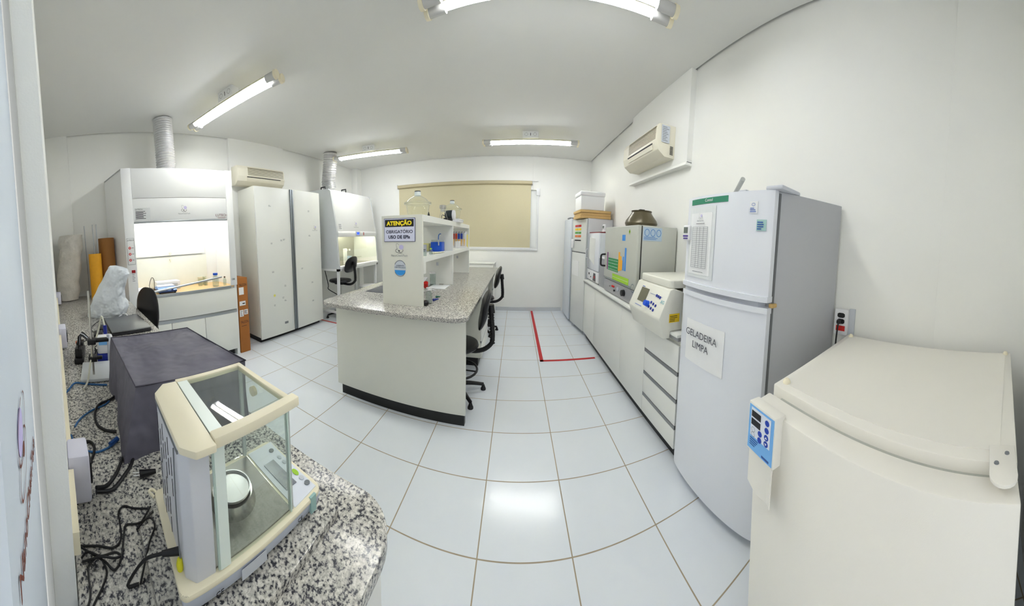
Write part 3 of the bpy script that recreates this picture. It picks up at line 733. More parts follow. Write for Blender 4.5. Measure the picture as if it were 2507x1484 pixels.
b = MB(); P.rect(b, .029, .544, .308, .731, .0006, .0005); b.build('sign_face', mat('sign_face_white', (214, 216, 236), .4), sg)
b = MB(); P.rect(b, .036, .664, .300, .725, .0012, .0005); b.build('sign_header', INK, sg)
P.text('ATENÇÃO', .168, .692, .047, mat('sign_yellow', (250, 225, 40), .4), sg, h=.0016, sx=1.02, bold=.0022)
P.text('OBRIGATÓRIO', .168, .622, .038, mat('sign_navy', (30, 36, 62), .5), sg, h=.001, sx=.96, bold=.0006)
P.text('USO DE EPIs', .166, .578, .038, mat('sign_navy', (30, 36, 62), .5), sg, h=.001, sx=.96, bold=.0014)
P = Plane((SX0, 2.0295, IZ), (1, 0, 0), (0, 0, 1))
P.logo(.165, .475, .085, sh)
st = MB(); P.disc(st, .17, .315, .055, .001, .0008, 28, .068); st = st.build('certificate_sticker', mat('sticker_grey', (200, 206, 214), .5), sh)
b = MB()
n = 20; pts = [P.p(.17 + .05 * math.cos(PI + PI * i / n), .30 + .045 * math.sin(PI + PI * i / n), .0012) for i in range(n + 1)]; b.poly(pts); b.build('blue_field', mat('sky_print', (50, 146, 220), .5), st, smooth=False)
P.text('AMBIENTE', .17, .338, .016, mat('slate_print', (90, 100, 120), .5), st)
P.text('CERTIFICADO', .17, .322, .016, mat('slate_print', (90, 100, 120), .5), st)
b = MB(); P.ring(b, .17, .315, .056, .069, 0, .004, .0014, .5, PI - .5); P.ring(b, .17, .315, .056, .069, 0, .004, .0014, PI + .5, 2 * PI - .5); b.build('sticker_rim', mat('slate_print', (90, 100, 120), .5), st)

# glass desiccator jars on top
def jar(c, s, label):
    t = root('glass_desiccator', c, label, 'glass jar', 'glass desiccator jars on the shelf unit')
    MB().lathe([(.095 * s, 0), (.10 * s, .01 * s), (.102 * s, .03 * s), (.115 * s, .12 * s), (.117 * s, .125 * s), (.134 * s, .13 * s), (.134 * s, .138 * s), (.11 * s, .139 * s)], c, cap=False).build('bowl', WATERG, t)
    MB().lathe([(.11 * s, .140 * s), (.134 * s, .141 * s), (.134 * s, .149 * s), (.112 * s, .155 * s), (.09 * s, .18 * s), (.05 * s, .205 * s), (.03 * s, .212 * s), (.028 * s, .214 * s)], c, cap=False).build('lid', WATERG, t)
    MB().lathe([(.026 * s, .213 * s), (.033 * s, .22 * s), (.030 * s, .25 * s), (.028 * s, .252 * s)], c).build('neck', mat('frosted_glass', (214, 222, 222), .4), t)
    MB().lathe([(.031 * s, .252 * s), (.029 * s, .26 * s), (.0, .261 * s)], c).build('stopper', BLACK, t)
    MB().lathe([(.093 * s, .012 * s), (.098 * s, .02 * s), (0, .021 * s)], c).build('plate', mat('desiccator_plate', (206, 200, 176), .5), t)
    return t
jar((-.93, 2.42, SZ), .98, 'larger glass desiccator jar with black stopper above the warning sign')
jar((-.83, 3.40, SZ + .04), .94, 'smaller glass desiccator jar behind the black motor on the shelf unit')
wbx = root('white_shallow_box', (-.83, 3.3, SZ), 'white shallow box under the smaller desiccator jar', 'box')
MB().box((-.95, 3.26, SZ), (-.71, 3.54, SZ + .03), .004).build('body', PLW, wbx); MB().box((-.955, 3.255, SZ + .03), (-.705, 3.545, SZ + .04), .003).build('lid', PAPER, wbx)
fn = root('overhead_motor', (-.82, 3.1, SZ), 'black round motor lying on its side in front of the smaller jar', 'motor')
b = MB(); M = Matrix.Rotation(PI / 2, 4, 'Y')
b.lathe([(0, -.065), (.04, -.065), (.052, -.05), (.056, -.01), (.056, .025)], (-.775, 3.10, SZ + .075), M=M); b.build('housing', mat('graphite_plastic', (38, 46, 50), .3), fn)
MB().lathe([(.056, .025), (.058, .028), (.056, .05), (0, .052)], (-.775, 3.10, SZ + .075), M=M).build('white_ring', PLW, fn)
MB().box((-.815, 3.06, SZ), (-.76, 3.14, SZ + .03), .005).build('foot', BLACK, fn)
b = MB(); random.seed(3); b.tube([(-.80 - .03 * math.sin(i * 1.3) + .0 * i, 3.0 + .03 * math.cos(i * 1.9), SZ + .008 + .01 * (i % 3)) for i in range(14)] + [(-.85, 3.0, SZ + .07), (-.86, 3.02, SZ + .005)], .004); b.build('cord', BLACK, fn)
sm = root('wire_legged_burner', (-.83, 2.95, SZ), 'small steel cylinder held on thin wire legs by the smaller jar', 'burner')
MB().lathe([(.022, .10), (.026, .105), (.026, .135)], (-.83, 2.95, SZ)).build('cup', STEEL, sm); MB().lathe([(.036, .135), (.038, .14), (.038, .172), (.034, .174)], (-.83, 2.95, SZ)).build('collar', STEEL, sm)
for a in (.6, 2.7, 4.8): MB().cyl((-.83 + .025 * math.cos(a), 2.95 + .025 * math.sin(a), SZ + .13), (-.83 + .06 * math.cos(a), 2.95 + .06 * math.sin(a), SZ), .002, n=6).build('wire_leg', STEEL, sm)
tag(MB().lathe([(.012, 0), (.010, .02), (.002, .045), (0, .046)], (-.79, 2.33, SZ)).build('black_stopper', BLACK), 'tiny black pointed stopper beside the larger jar', 'stopper')
# on the shelf
bx = root('blue_tip_rack', (-.89, 2.94, 1.34), 'blue plastic rack box with a clear cover and a bent blue tube', 'rack')
MB().box((-.955, 2.88, 1.34), (-.825, 3.0, 1.448), .004).build('body', BLUE, bx); MB().box((-.95, 2.885, 1.451), (-.83, 2.995, 1.472), .003).build('cover', ACRY, bx)
MB().tube([(-.88, 2.94, 1.45), (-.88, 2.94, 1.51), (-.87, 2.94, 1.535), (-.85, 2.94, 1.54)], .005).build('bent_tube', mat('mid_blue_plastic', (40, 110, 190), .4), bx)
MB().cyl((-.858, 2.872, 1.41), (-.858, 2.872, 1.475), .007, n=10).build('pipette_clip', PLG, bx)
tag(MB().box((-1.10, 2.95, 1.34), (-1.0, 3.05, 1.43), .004).build('small_cream_box', mat('pale_yellow_plastic', (226, 220, 150), .5)), 'pale yellow low box at the back of the near upper shelf', 'box')
tag(MB().box((-1.09, 2.55, 1.34), (-.99, 2.85, 1.42), .004).build('white_tray', PLW), 'white low tray behind the blue rack box', 'tray')
bottle('small_vial', (-.79, 2.20, 1.34), .022, .06, GREYG, 'small clear vial with grey cap at the near end of the shelf', capr=.6, body=BOTG)
bottle('small_vial', (-.80, 2.42, 1.34), .018, .06, LIME, 'small clear vial with green cap beside the near shelf end', capr=.6, body=BOTG)
b = MB(); [b.cyl((-.82 + .012 * k, 2.48, 1.346 + .004 * (k % 2)), (-.78 + .012 * k, 2.70, 1.346 + .004 * (k % 2)), .005, n=8) for k in range(4)]; tag(b.build('pipette_bundle', mat('pale_cream_glass', (226, 224, 196), .3)), 'bundle of pale pipettes lying along the front of the near shelf', 'pipettes')
# pipettes and folders in the far compartment
FZ = 1.34
fc = [((180, 30, 24), 'dark red'), ((205, 60, 30), 'orange red'), ((26, 70, 190), 'deep blue'), ((30, 60, 160), 'navy blue'), ((206, 206, 206), 'grey'), ((238, 214, 110), 'yellow')]
for i, (c, n_) in enumerate(fc[:5]):
    y = 3.55
    x = -.945 + .042 * i
    t = root('hanging_pipette', (x, 3.95, FZ), '%s pipette hanging in the far upper compartment' % n_, 'pipette', 'pipettes hanging in the far compartment')
    m = mat('pipette_' + n_.replace(' ', '_'), c, .4)
    MB().box((x - .014, 3.94, FZ + .13), (x + .014, 3.96, FZ + .215), .006).build('body', m, t)
    MB().cyl((x, 3.95, FZ + .03), (x, 3.95, FZ + .13), .004, .012, n=10).build('tip_cone', mat('pale_amber', (236, 190, 110), .5), t)
    MB().tube([(x, 3.95, FZ + .215), (x, 3.95, FZ + .235), (x + .006, 3.95, FZ + .24), (x + .012, 3.95, FZ + .232)], .003, n=6).build('hook', INK, t)
pr = root('pipette_stand', (-.9, 3.78, FZ), 'white stand carrying the hanging coloured pipettes', 'stand')
MB().box((-1.04, 3.975, FZ), (-.75, 3.995, FZ + .245), .003).build('rail', PLW, pr); MB().box((-1.04, 3.90, FZ), (-.75, 4.06, FZ + .015), .003).build('foot', PLW, pr)
yb = root('yellow_folder', (-.775, 3.62, FZ), 'yellow folder with a black clip at the right of the pipettes', 'folder')
MB().box((-.79, 4.09, FZ), (-.748, 4.105, FZ + .20), .002).build('cover', mat('pale_yellow_card', (240, 226, 130), .5), yb); MB().box((-.785, 4.083, FZ + .05), (-.778, 4.089, FZ + .12)).build('clip', INK, yb)
tag(MB().box((-.88, 3.80, FZ), (-.82, 3.86, FZ + .10), .003).build('glove_box', PLW), 'small white box in front of the pipettes', 'box')
# on the worktop
bt = bottle('plastic_flask', (-.735, 2.16, IZ), .028, .14, PLW, 'clear flask with a white screw cap next to the sign panel', capr=.85, body=BOTG)
rb = root('red_capped_tube', (-.79, 2.34, IZ), 'tube with a red cap leaning behind the sign panel', 'tube')
MB().cyl((-.86, 2.44, IZ + .012), (-.83, 2.36, IZ + .13), .012).build('body', WATERG, rb); MB().cyl((-.838, 2.378, IZ + .10), (-.826, 2.345, IZ + .148), .021).build('cap', REDP, rb)
tag(MB().lathe([(.02, 0), (.03, .01), (.03, .03), (.02, .04), (0, .042)], (-.745, 2.095, IZ + .0)).build('black_bulb', BLACK), 'black rubber bulb at the foot of the sign panel', 'rubber bulb')
tag(MB().cyl((-.725, 2.25, IZ + .012), (-.690, 2.30, IZ + .012), .012, .004).build('blue_tip', DKB), 'dark blue pointed cap lying by the white capped flask', 'cap')
tag(MB().cyl((-.74, 2.38, IZ + .011), (-.70, 2.40, IZ + .011), .011, .003).build('dark_green_tip', mat('dark_green', (20, 90, 70), .5)), 'dark green cap lying behind the flask', 'cap')
cl = root('clipboard', (-.86, 3.2, IZ), 'white clipboard with metal clip lying under the middle upright', 'clipboard')
MB().box((-.97, 2.80, IZ), (-.77, 3.05, IZ + .004)).build('board', PAPER, cl, smooth=False); MB().box((-.90, 3.02, IZ + .004), (-.85, 3.05, IZ + .015), .003).build('clip', STEEL, cl)
sc = root('pocket_scale', (-1.03, 2.85, IZ), 'low white scale with an angled top below the near shelf', 'scale')
MB().prism([(-1.10, 2.72), (-.995, 2.72), (-.995, 2.98), (-1.10, 2.98)], IZ, IZ + .03, r=.004).build('base', PLW, sc); MB().slab([(-1.09, 2.74, IZ + .032), (-1.02, 2.74, IZ + .032), (-1.02, 2.96, IZ + .09), (-1.09, 2.96, IZ + .09)], (0, 0, 1), .01).build('angled_arm', PLW, sc)
b = MB().lathe([(.035, 0), (.035, .14), (.033, .14)], (-.97, 3.0, IZ)); t = tag(b.build('specimen_jar', BOTG), 'clear jar with white lid standing against the middle upright', 'jar'); MB().cyl((-.97, 3.0, IZ + .14), (-.97, 3.0, IZ + .155), .037).build('lid', PLW, t)
b = MB(); b.tube([(-1.0, 2.62, IZ + .006), (-.93, 2.60, IZ + .008), (-.88, 2.70, IZ + .008), (-.84, 2.68, IZ + .006)], .006); t = tag(b.build('coiled_cable', PLW), 'short white and black cable in front of the clipboard', 'cable')
tag(MB().box((-1.53, 2.40, IZ), (-1.13, 2.75, IZ + .004), .001).build('dark_mat', mat('dark_grey_mat', (70, 74, 84), .5)), 'dark grey mat on the left side of the island top', 'mat')
# white desk unit at the window end
dk = root('end_cabinet', (-1.0, 5.2, 0), 'white low cabinet at the window end of the island', 'cabinet')
MB().box((-1.60, 5.01, .08), (-.43, 5.37, .99), .003).build('body', LAM, dk); MB().box((-1.62, 5.0, .99), (-.40, 5.375, 1.01), .003).build('top', LAM, dk); MB().box((-1.55, 5.04, 0), (-.48, 5.35, .08)).build('plinth', PLINTH, dk)

# ================================================================== BLIND, WINDOW WALL
bl = root('roller_blind', (-1.1, YB, 2.6), 'beige roller blind pulled down over the window', 'blind')
MB().cyl((-2.52, YB - .045, 2.585), (.295, YB - .045, 2.585), .036, n=20).build('roller_tube', mat('beige_cassette', (190, 180, 148), .5), bl)
MB().box((-2.50, YB - .022, 1.30), (.275, YB - .018, 2.59)).build('fabric', BLINDM, bl, smooth=False)
MB().box((-2.50, YB - .035, 1.265), (.285, YB - .008, 1.30), .008).build('bottom_rail', STEELW, bl)
for x in (-2.525, .298): MB().box((x, YB - .085, 2.545), (x + .01, YB, 2.63), .003).build('bracket', PLW, bl)
b = MB(); b.tube([(.31, YB - .04, 2.58), (.335, YB - .03, 2.45), (.37, YB - .03, 2.35), (.41, YB - .03, 2.37)], .003); b.build('chain', PLW, bl)
tag(MB().box((.385, YB - .035, 2.345), (.455, YB, 2.485), .006).build('switch_box', PLW), 'white switch box on the wall right of the blind', 'switch box')
b = MB(); b.box((.422, YB - .014, 1.27), (.436, YB, 2.345), .002); b.box((.29, YB - .014, 1.256), (.436, YB, 1.27), .002); tag(b.build('cable_conduit', PLW), 'thin white conduit running down beside the window from the switch box', 'conduit')

# ================================================================== RED FLOOR TAPE
b = MB(); b.poly([(.318, 3.14, .0012), (.362, 3.14, .0012), (.362, 5.385, .0012), (.318, 5.385, .0012)]); b.poly([(.318, 3.14, .0012), (.318, 3.182, .0012), (1.02, 3.182, .0012), (1.02, 3.14, .0012)])
tag(b.build('floor_tape', RED, smooth=False), 'red tape corner marked on the aisle floor', 'floor tape')
b = MB(); b.poly([(-3.30, 3.60, .0012), (-1.7, 3.60, .0012), (-1.7, 3.64, .0012), (-3.30, 3.64, .0012)])
tag(b.build('floor_tape', RED, smooth=False), 'red tape line on the floor before the biosafety cabinet', 'floor tape')

# ================================================================== RIGHT COUNTER
RZ = .90; RX = 1.04
def base_unit(y0, y1, splits, label, drawers=0, name='base_cabinet'):
    t = root(name, (1.25, (y0 + y1) / 2, 0), label, 'cabinet')
    MB().box((RX + .02, y0 + .001, .1), (1.48, y1 - .001, RZ - .045)).build('carcass', LAM2, t, smooth=False)
    MB().box((RX + .05, y0 + .001, 0), (1.46, y1 - .001, .1)).build('plinth', PLINTH, t, smooth=False)
    if drawers:
        zs = [.10, .265, .45, .64, .85]
        for k in range(4):
            d = MB().box((RX, y0 + .002, zs[k]), (RX + .019, y1 - .002, zs[k + 1] - .03), .002).build('drawer', LAM, t)
            if k < 3: MB().box((RX - .001, y0 + .002, zs[k + 1] - .028), (RX + .012, y1 - .002, zs[k + 1] - .003)).build('drawer_rail', mat('dark_aluminium_rail', (142, 144, 144), .35, .6), d, smooth=False)
    else:
        ys = [y0] + splits + [y1]
        for k in range(len(ys) - 1): MB().box((RX, ys[k] + .002, .1), (RX + .019, ys[k + 1] - .002, RZ - .05), .0015).build('door', LAM, t)
    return t
base_unit(1.42, 1.90, [], 'white drawer unit half hidden by the tall refrigerator', 1, 'drawer_unit')
base_unit(1.90, 3.35, [2.42], 'white base cabinet with two wide doors under the drying oven')
base_unit(3.35, 3.88, [], 'white narrow base cabinet at the far end under the small furnace')
wt = root('laminate_worktop', (1.25, 2.6, RZ), 'white laminate worktop along the right wall', 'worktop')
MB().box((RX - .02, 1.42, RZ - .02), (1.49, 3.90, RZ), .002).build('top_surface', LAM, wt); MB().box((RX - .012, 1.42, RZ - .045), (1.49, 3.90, RZ - .02)).build('edge_band', mat('grey_edge_band', (160, 160, 158), .5), wt, smooth=False)

# muffle furnace
mf = root('muffle_furnace', (1.25, 3.6, RZ), 'small white laboratory furnace with paper on its door', 'furnace')
MB().box((1.10, 3.36, RZ + .02), (1.46, 3.90, 1.60), .006).build('body', mat('pale_blue_grey_paint', (214, 218, 222), .35), mf)
d = MB().box((1.075, 3.36, RZ + .18), (1.10, 3.90, 1.60), .006).build('door', ENAM, mf)
MB().box((1.09, 3.36, 1.60), (1.44, 3.88, 1.615)).build('top_trim', mat('maroon_trim', (120, 40, 44), .5), mf, smooth=False)
MB().box((1.08, 3.36, RZ + .02), (1.10, 3.90, RZ + .165), .003).build('control_panel', PLW, mf)
P = Plane((1.0795, 3.90, RZ), (0, -1, 0), (0, 0, 1))
b = MB(); P.slab = None
b.slab([P.p(.30, .03), P.p(.44, .03), P.p(.42, .14), P.p(.33, .14)], P.n, .002); b.build('dark_badge', mat('dark_badge', (60, 54, 60), .4), mf)
b = MB(); P.rect(b, .36, .07, .40, .10, .004, .003); b.build('red_lamp', REDP, mf)
b = MB(); P.rect(b, .08, .09, .13, .12); P.rect(b, .18, .06, .22, .075); b.build('small_print', INK, mf)
Pd = Plane((1.0745, 3.90, RZ), (0, -1, 0), (0, 0, 1))
pp = MB(); pp.slab([Pd.p(.10, .33, .001), Pd.p(.36, .25, .001), Pd.p(.38, .62, .001), Pd.p(.10, .64, .001)], Pd.n, .001); pp.build('paper_note', mat('translucent_sleeve', (218, 220, 218), .3), d, smooth=False)
MB().tube([(1.074, 3.88, 1.36), (1.045, 3.88, 1.35), (1.045, 3.88, 1.24), (1.074, 3.88, 1.23)], .006).build('handle', PLW, mf)
[MB().cyl((x, y, RZ), (x, y, RZ + .021), .014, n=10).build('foot', RUB, mf) for x in (1.12, 1.43) for y in (3.40, 3.86)]
th = root('desk_thermometer', (1.15, 3.3, 1.6), 'small white digital thermometer on top of the furnace', 'thermometer')
b = MB(); b.box((1.15, 3.40, 1.615), (1.30, 3.50, 1.635), .006); b.build('base', PLW, th)
b = MB(); b.box((1.16, 3.41, 1.63), (1.185, 3.50, 1.72), .01); b.build('head', PLW, th)
MB().box((1.157, 3.425, 1.665), (1.161, 3.485, 1.70)).build('display', LCD, th)
gb = root('control_box', (1.25, 3.1, RZ), 'grey steel control box with a white top between furnace and oven', 'control box')
MB().box((1.09, 3.10, RZ), (1.42, 3.34, 1.27), .003).build('body', mat('mid_grey_paint', (158, 160, 164), .5), gb); MB().box((1.08, 3.095, 1.27), (1.43, 3.345, 1.285), .003).build('top', PLW, gb)
# drying oven
ov = root('drying_oven', (1.27, 2.64, RZ), 'large grey drying oven with a periodic table on its door', 'oven')
OY0, OY1 = 2.17, 3.06
MB().box((1.10, OY0, RZ + .01), (1.48, OY1, 1.66), .004).build('body', mat('oven_grey_paint', (190, 192, 184), .35), ov)
od = MB().box((1.055, OY0, RZ + .155), (1.10, OY1, 1.66), .012, 3).build('door', mat('oven_door_paint', (186, 188, 180), .35), ov)
oc = MB().box((1.065, OY0, RZ + .01), (1.10, OY1, RZ + .15), .004).build('control_panel', mat('oven_panel', (170, 170, 174), .35, .4), ov)
MB().box((1.096, OY0 - .001, RZ + .16), (1.103, OY0 + .01, 1.655)).build('door_seal', BLACK, ov, smooth=False)
P = Plane((1.0545, OY1, RZ + .01), (0, -1, 0), (0, 0, 1))
MB().tube([(1.056, 3.02, 1.34), (1.005, 3.02, 1.33), (1.0, 3.02, 1.27), (1.005, 3.02, 1.21), (1.056, 3.02, 1.20)], .011, n=10).build('handle', BLACK, ov)
b = MB(); P.rect(b, .11, .26, .14, .46); b.build('periodic_table_block', mat('purple_print', (140, 60, 130), .5), od)
b = MB(); P.rect(b, .15, .26, .46, .40); b.build('periodic_table_block', mat('green_block', (38, 140, 80), .5), od)
b = MB(); P.rect(b, .46, .28, .50, .48); P.rect(b, .50, .29, .54, .44); P.rect(b, .54, .30, .57, .40); b.build('periodic_table_block', mat('orange_block', (240, 170, 40), .5), od)
b = MB(); P.rect(b, .575, .30, .605, .44); P.rect(b, .62, .30, .66, .53); P.rect(b, .54, .60, .62, .66); b.build('periodic_table_block', mat('blue_block', (60, 140, 220), .5), od)
b = MB(); P.rect(b, .30, .17, .74, .235); b.build('periodic_table_block', mat('lime_block', (160, 206, 50), .5), od)
b = MB()
for r_ in range(4):
    for c_ in range(10): P.rect(b, .155 + .030 * c_, .272 + .034 * r_, .171 + .030 * c_, .277 + .034 * r_, .0016, .0005)
for c_ in range(14): P.rect(b, .315 + .03 * c_, .20, .33 + .03 * c_, .205, .0016, .0005)
b.build('periodic_table_marks', PAPER, od)
b = MB(); P.rect(b, 0, .165, .80, .168); P.rect(b, 0, .155, .80, .158); P.ring(b, .84, .162, .04, .04, 0, .004, .0014); b.build('trim_line', mat('teal_print', (40, 84, 100), .5), od)
P.text('1.7', .84, .162, .03, GREYG, od, sx=.7)
b = MB(); P.rect(b, .70, .68, .73, .70); P.rect(b, .71, .665, .72, .71); b.build('green_sticker', LIME, od)
P = Plane((1.0645, OY1, RZ + .01), (0, -1, 0), (0, 0, 1))
mb = MB(); c = P.p(.62, .075); mb.cyl(c, c + P.n * .03, .034, .03); mb.build('dial', BLACK, oc)
mb = MB(); c = P.p(.46, .085); mb.cyl(c, c + P.n * .01, .022); mb.build('gauge', PLG, oc)
for a, z in ((.30, .09), (.34, .09), (.36, .05)): mb = MB(); c = P.p(a, z); mb.cyl(c, c + P.n * .012, .011); mb.build('button', REDP if z > .06 else BLACK, oc)
mb = MB(); c = P.p(.22, .08); mb.cyl(c, c + P.n * .015 + P.u * .02, .005); mb.build('toggle', CHR, oc)
P = Plane((1.11, OY0 - .0005, 1.52), (1, 0, 0), (0, 0, 1))
ls = MB(); P.rect(ls, 0, 0, .20, .125, .001, .0008); ls = ls.build('certificate_label', mat('pale_blue_label', (176, 196, 214), .5), ov)
b = MB(); [P.ring(b, .04 + .062 * k, .075, .026, .034, 0, .005, .0016) for k in range(3)]; P.lines(b, .01, .01, .19, .04, 3, .004, .0016); b.build('label_marks', mat('label_blue', (60, 120, 190), .5), ls)
po = root('pressure_pot', (1.30, 2.58, 1.66), 'olive brown squat metal pot with lid on top of the oven', 'pot')
MB().lathe([(.12, 0), (.165, .012), (.175, .04), (.165, .07), (.12, .13), (.105, .155), (.11, .165), (.09, .166)], (1.28, 2.56, 1.66)).build('body', OLIVE, po)
MB().lathe([(.105, .166), (.11, .172), (.05, .178), (0, .178)], (1.28, 2.56, 1.66)).build('lid', OLIVE, po); MB().box((1.25, 2.54, 1.836), (1.31, 2.58, 1.85), .005).build('lid_handle', BLACK, po)
# centrifuge
ce = root('centrifuge', (1.2, 1.7, RZ), 'cream white benchtop centrifuge with blue knob and keypad', 'centrifuge')
prof = [(.985, RZ + .0), (1.44, RZ + .0), (1.44, 1.205), (1.03, 1.205), (1.00, 1.19), (.955, 1.02)]
CM = mat('centrifuge_shell', (228, 227, 216), .3, var=.01)
cb_ = yprism([(.965, .855), (1.012, .855), (1.016, RZ + .004), (1.12, RZ + .004), (1.12, 1.17), (1.03, 1.20), (1.0, 1.19), (.92, 1.0), (.92, .985)], 1.50, 1.99, .006).build('front_housing', CM, ce)
MB().box((1.12, 1.52, RZ + .03), (1.47, 1.96, 1.16), .01).build('rear_housing', mat('warm_grey_shell', (206, 204, 192), .35), ce)
b = MB(); b.prism(rpoly(1.01, 1.51, 1.48, 1.97, (.03, .03, .03, .03)), 1.197, 1.255, r=.009, seg=3); b.build('lid', CM, ce)
[MB().cyl((x, y, RZ), (x, y, RZ + .032), .02, n=12).build('foot', RUB, ce) for x in (1.16, 1.43) for y in (1.56, 1.92)]
P = Plane((.9185, 1.98, 1.0), (0, -1, 0), V3((.08, 0, .19)))
b = MB(); P.rect(b, .10, .055, .22, .165, .002, .002); b.build('display', mat('olive_lcd', (110, 108, 92), .25), ce)
mb = MB(); c = P.p(.27, .06); mb.cyl(c, c + P.n * .03, .024, .02); mb.build('knob', mat('bright_blue_plastic', (30, 90, 220), .35), ce)
b = MB()
for a, z in ((.31, .08), (.345, .075), (.38, .07), (.30, .045), (.335, .04), (.37, .035), (.345, .14), (.37, .138), (.395, .135)): P.disc(b, a, z, .011, .002, .0018, 14)
b.build('keypad', DKB, ce)
b = MB(); P.rect(b, .09, .02, .20, .024, .0015); P.rect(b, .10, .17, .14, .176, .0015); P.rect(b, .25, .14, .42, .142, .0012); b.build('small_print', mat('print_blue', (90, 120, 190), .5), ce)
P.text('AG', .445, .11, .035, mat('teal_ink', (120, 190, 200), .5), ce)
P = Plane((.97, 1.4995, .93), (1, 0, 0), (0, 0, 1))
yl = MB(); P.rect(yl, .0 + .03, .035, .115, .095); yl = yl.build('warning_label', YEL, ce)
b = MB(); P.lines(b, .035, .04, .11, .085, 4, .004, .0016); b.build('small_print', INK, yl)
P = Plane((1.13, 1.519, .93), (1, 0, 0), (0, 0, 1))
yl = MB(); P.rect(yl, .0, .0, .10, .14); yl = yl.build('data_label', mat('silver_label', (180, 182, 182), .4), ce)
b = MB(); P.lines(b, .01, .01, .09, .13, 8, .004, .0016); b.build('small_print', GREYG, yl)

# ================================================================== FAR REFRIGERATORS
fr = root('old_refrigerator', (1.25, 4.25, 0), 'older white refrigerator with magnets, wooden trays and a foam box on top', 'refrigerator')
A, B_, C_, D_ = (1.045, 3.93), (.96, 4.52), (1.40, 4.56), (1.49, 3.97)
OLDW = mat('aged_white_enamel', (214, 216, 214), .3, var=.02)
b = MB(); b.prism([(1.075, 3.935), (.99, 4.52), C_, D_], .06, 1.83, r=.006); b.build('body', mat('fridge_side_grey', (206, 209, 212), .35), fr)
du_ = V3((B_[0] - A[0], B_[1] - A[1], 0)).normalized()
for z0, z1, n_ in ((.07, 1.285, 'fridge_door'), (1.30, 1.82, 'freezer_door')):
    b = MB(); b.prism([A, B_, (.985, 4.52), (1.07, 3.935)], z0, z1, r=.006); d = b.build(n_, OLDW, fr)
    if n_ == 'freezer_door':
        P = Plane((B_[0] - .001, B_[1], 0), -du_, (0, 0, 1))
        for j, c in enumerate((RED, YEL, mat('green_magnet', (90, 160, 80), .5), mat('orange_magnet', (226, 120, 60), .5))):
            b = MB(); P.rect(b, .14, 1.70 - .055 * j, .26, 1.735 - .055 * j, .003, .003); P.rect(b, .28, 1.70 - .055 * j, .40, 1.735 - .055 * j, .003, .003); b.build('magnet_strip', c, d)
        b = MB(); P.rect(b, .14, 1.475, .40, 1.495, .003, .003); b.build('magnet_strip', INK, d)
        b = MB(); P.box(b, .02, 1.35, .10, 1.50, .0, .03, .01); b.build('handle', PLW, d)
    else:
        P = Plane((B_[0] - .001, B_[1], 0), -du_, (0, 0, 1))
        b = MB(); P.rect(b, .05, .90, .35, 1.15, .003, .002); b.build('paper_note', PAPER, d)
b = MB(); b.prism([(1.045, 3.935), (.965, 4.515), (.985, 4.515), (1.06, 3.94)], 1.285, 1.30); b.build('gasket', mat('seal_grey', (110, 112, 114), .6), fr)
[MB().cyl((x, y, 0), (x, y, .062), .02, n=10).build('foot', PLG, fr) for x, y in ((1.10, 3.99), (1.44, 4.0), (1.03, 4.46), (1.36, 4.5))]
f2 = root('far_refrigerator', (1.2, 4.9, 0), 'white refrigerator in the far corner behind the older one', 'refrigerator')
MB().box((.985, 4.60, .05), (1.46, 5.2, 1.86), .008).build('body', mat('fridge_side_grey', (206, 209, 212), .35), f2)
MB().box((.945, 4.60, .06), (.98, 5.2, 1.86), .012).build('door', mat('cool_white_enamel', (206, 212, 220), .3), f2)
MB().box((.95, 4.75, 1.86), (1.05, 4.95, 1.89), .006).build('hinge_cover', GREYG, f2)
[MB().cyl((x, y, 0), (x, y, .052), .02, n=10).build('foot', PLG, f2) for x in (1.03, 1.42) for y in (4.66, 5.14)]
for k in range(3):
    x0, y0 = (.90, 3.93) if k < 2 else (.95, 3.97)
    t = root('wooden_tray', (1.15, 4.1, 1.83 + .042 * k), ['lowest', 'middle', 'topmost'][k] + ' of the three wooden frames stacked on the older refrigerator', 'wooden frame', 'wooden frames stacked on the older refrigerator')
    z = 1.83 + .042 * k; o_ = .0 if k != 1 else .015
    X0, X1, Y0_, Y1_ = .95 + o_, 1.44, 3.94 + o_, 4.44
    for a in (((X0, Y0_), (X1, Y0_ + .03)), ((X0, Y1_ - .03), (X1, Y1_)), ((X0, Y0_ + .03), (X0 + .03, Y1_ - .03)), ((X1 - .03, Y0_ + .03), (X1, Y1_ - .03))):
        MB().box((*a[0], z), (*a[1], z + .04), .003).build('side_bar', WOOD, t)
    MB().box((X0 + .03, Y0_ + .03, z + .002), (X1 - .03, Y1_ - .03, z + .012)).build('panel', mat('pale_plywood', (214, 190, 140), .6), t, smooth=False)
fb = root('foam_box', (1.15, 4.2, 1.956), 'white lidded foam box on the wooden frames in the far corner', 'foam box')
FOAM = mat('white_foam', (234, 235, 236), .7, var=.01, bump=.2, bscale=300)
MB().box((.96, 3.98, 1.956), (1.34, 4.36, 2.17), .012, 3).build('body', FOAM, fb); MB().box((.95, 3.97, 2.17), (1.35, 4.37, 2.24), .018, 3).build('lid', FOAM, fb)

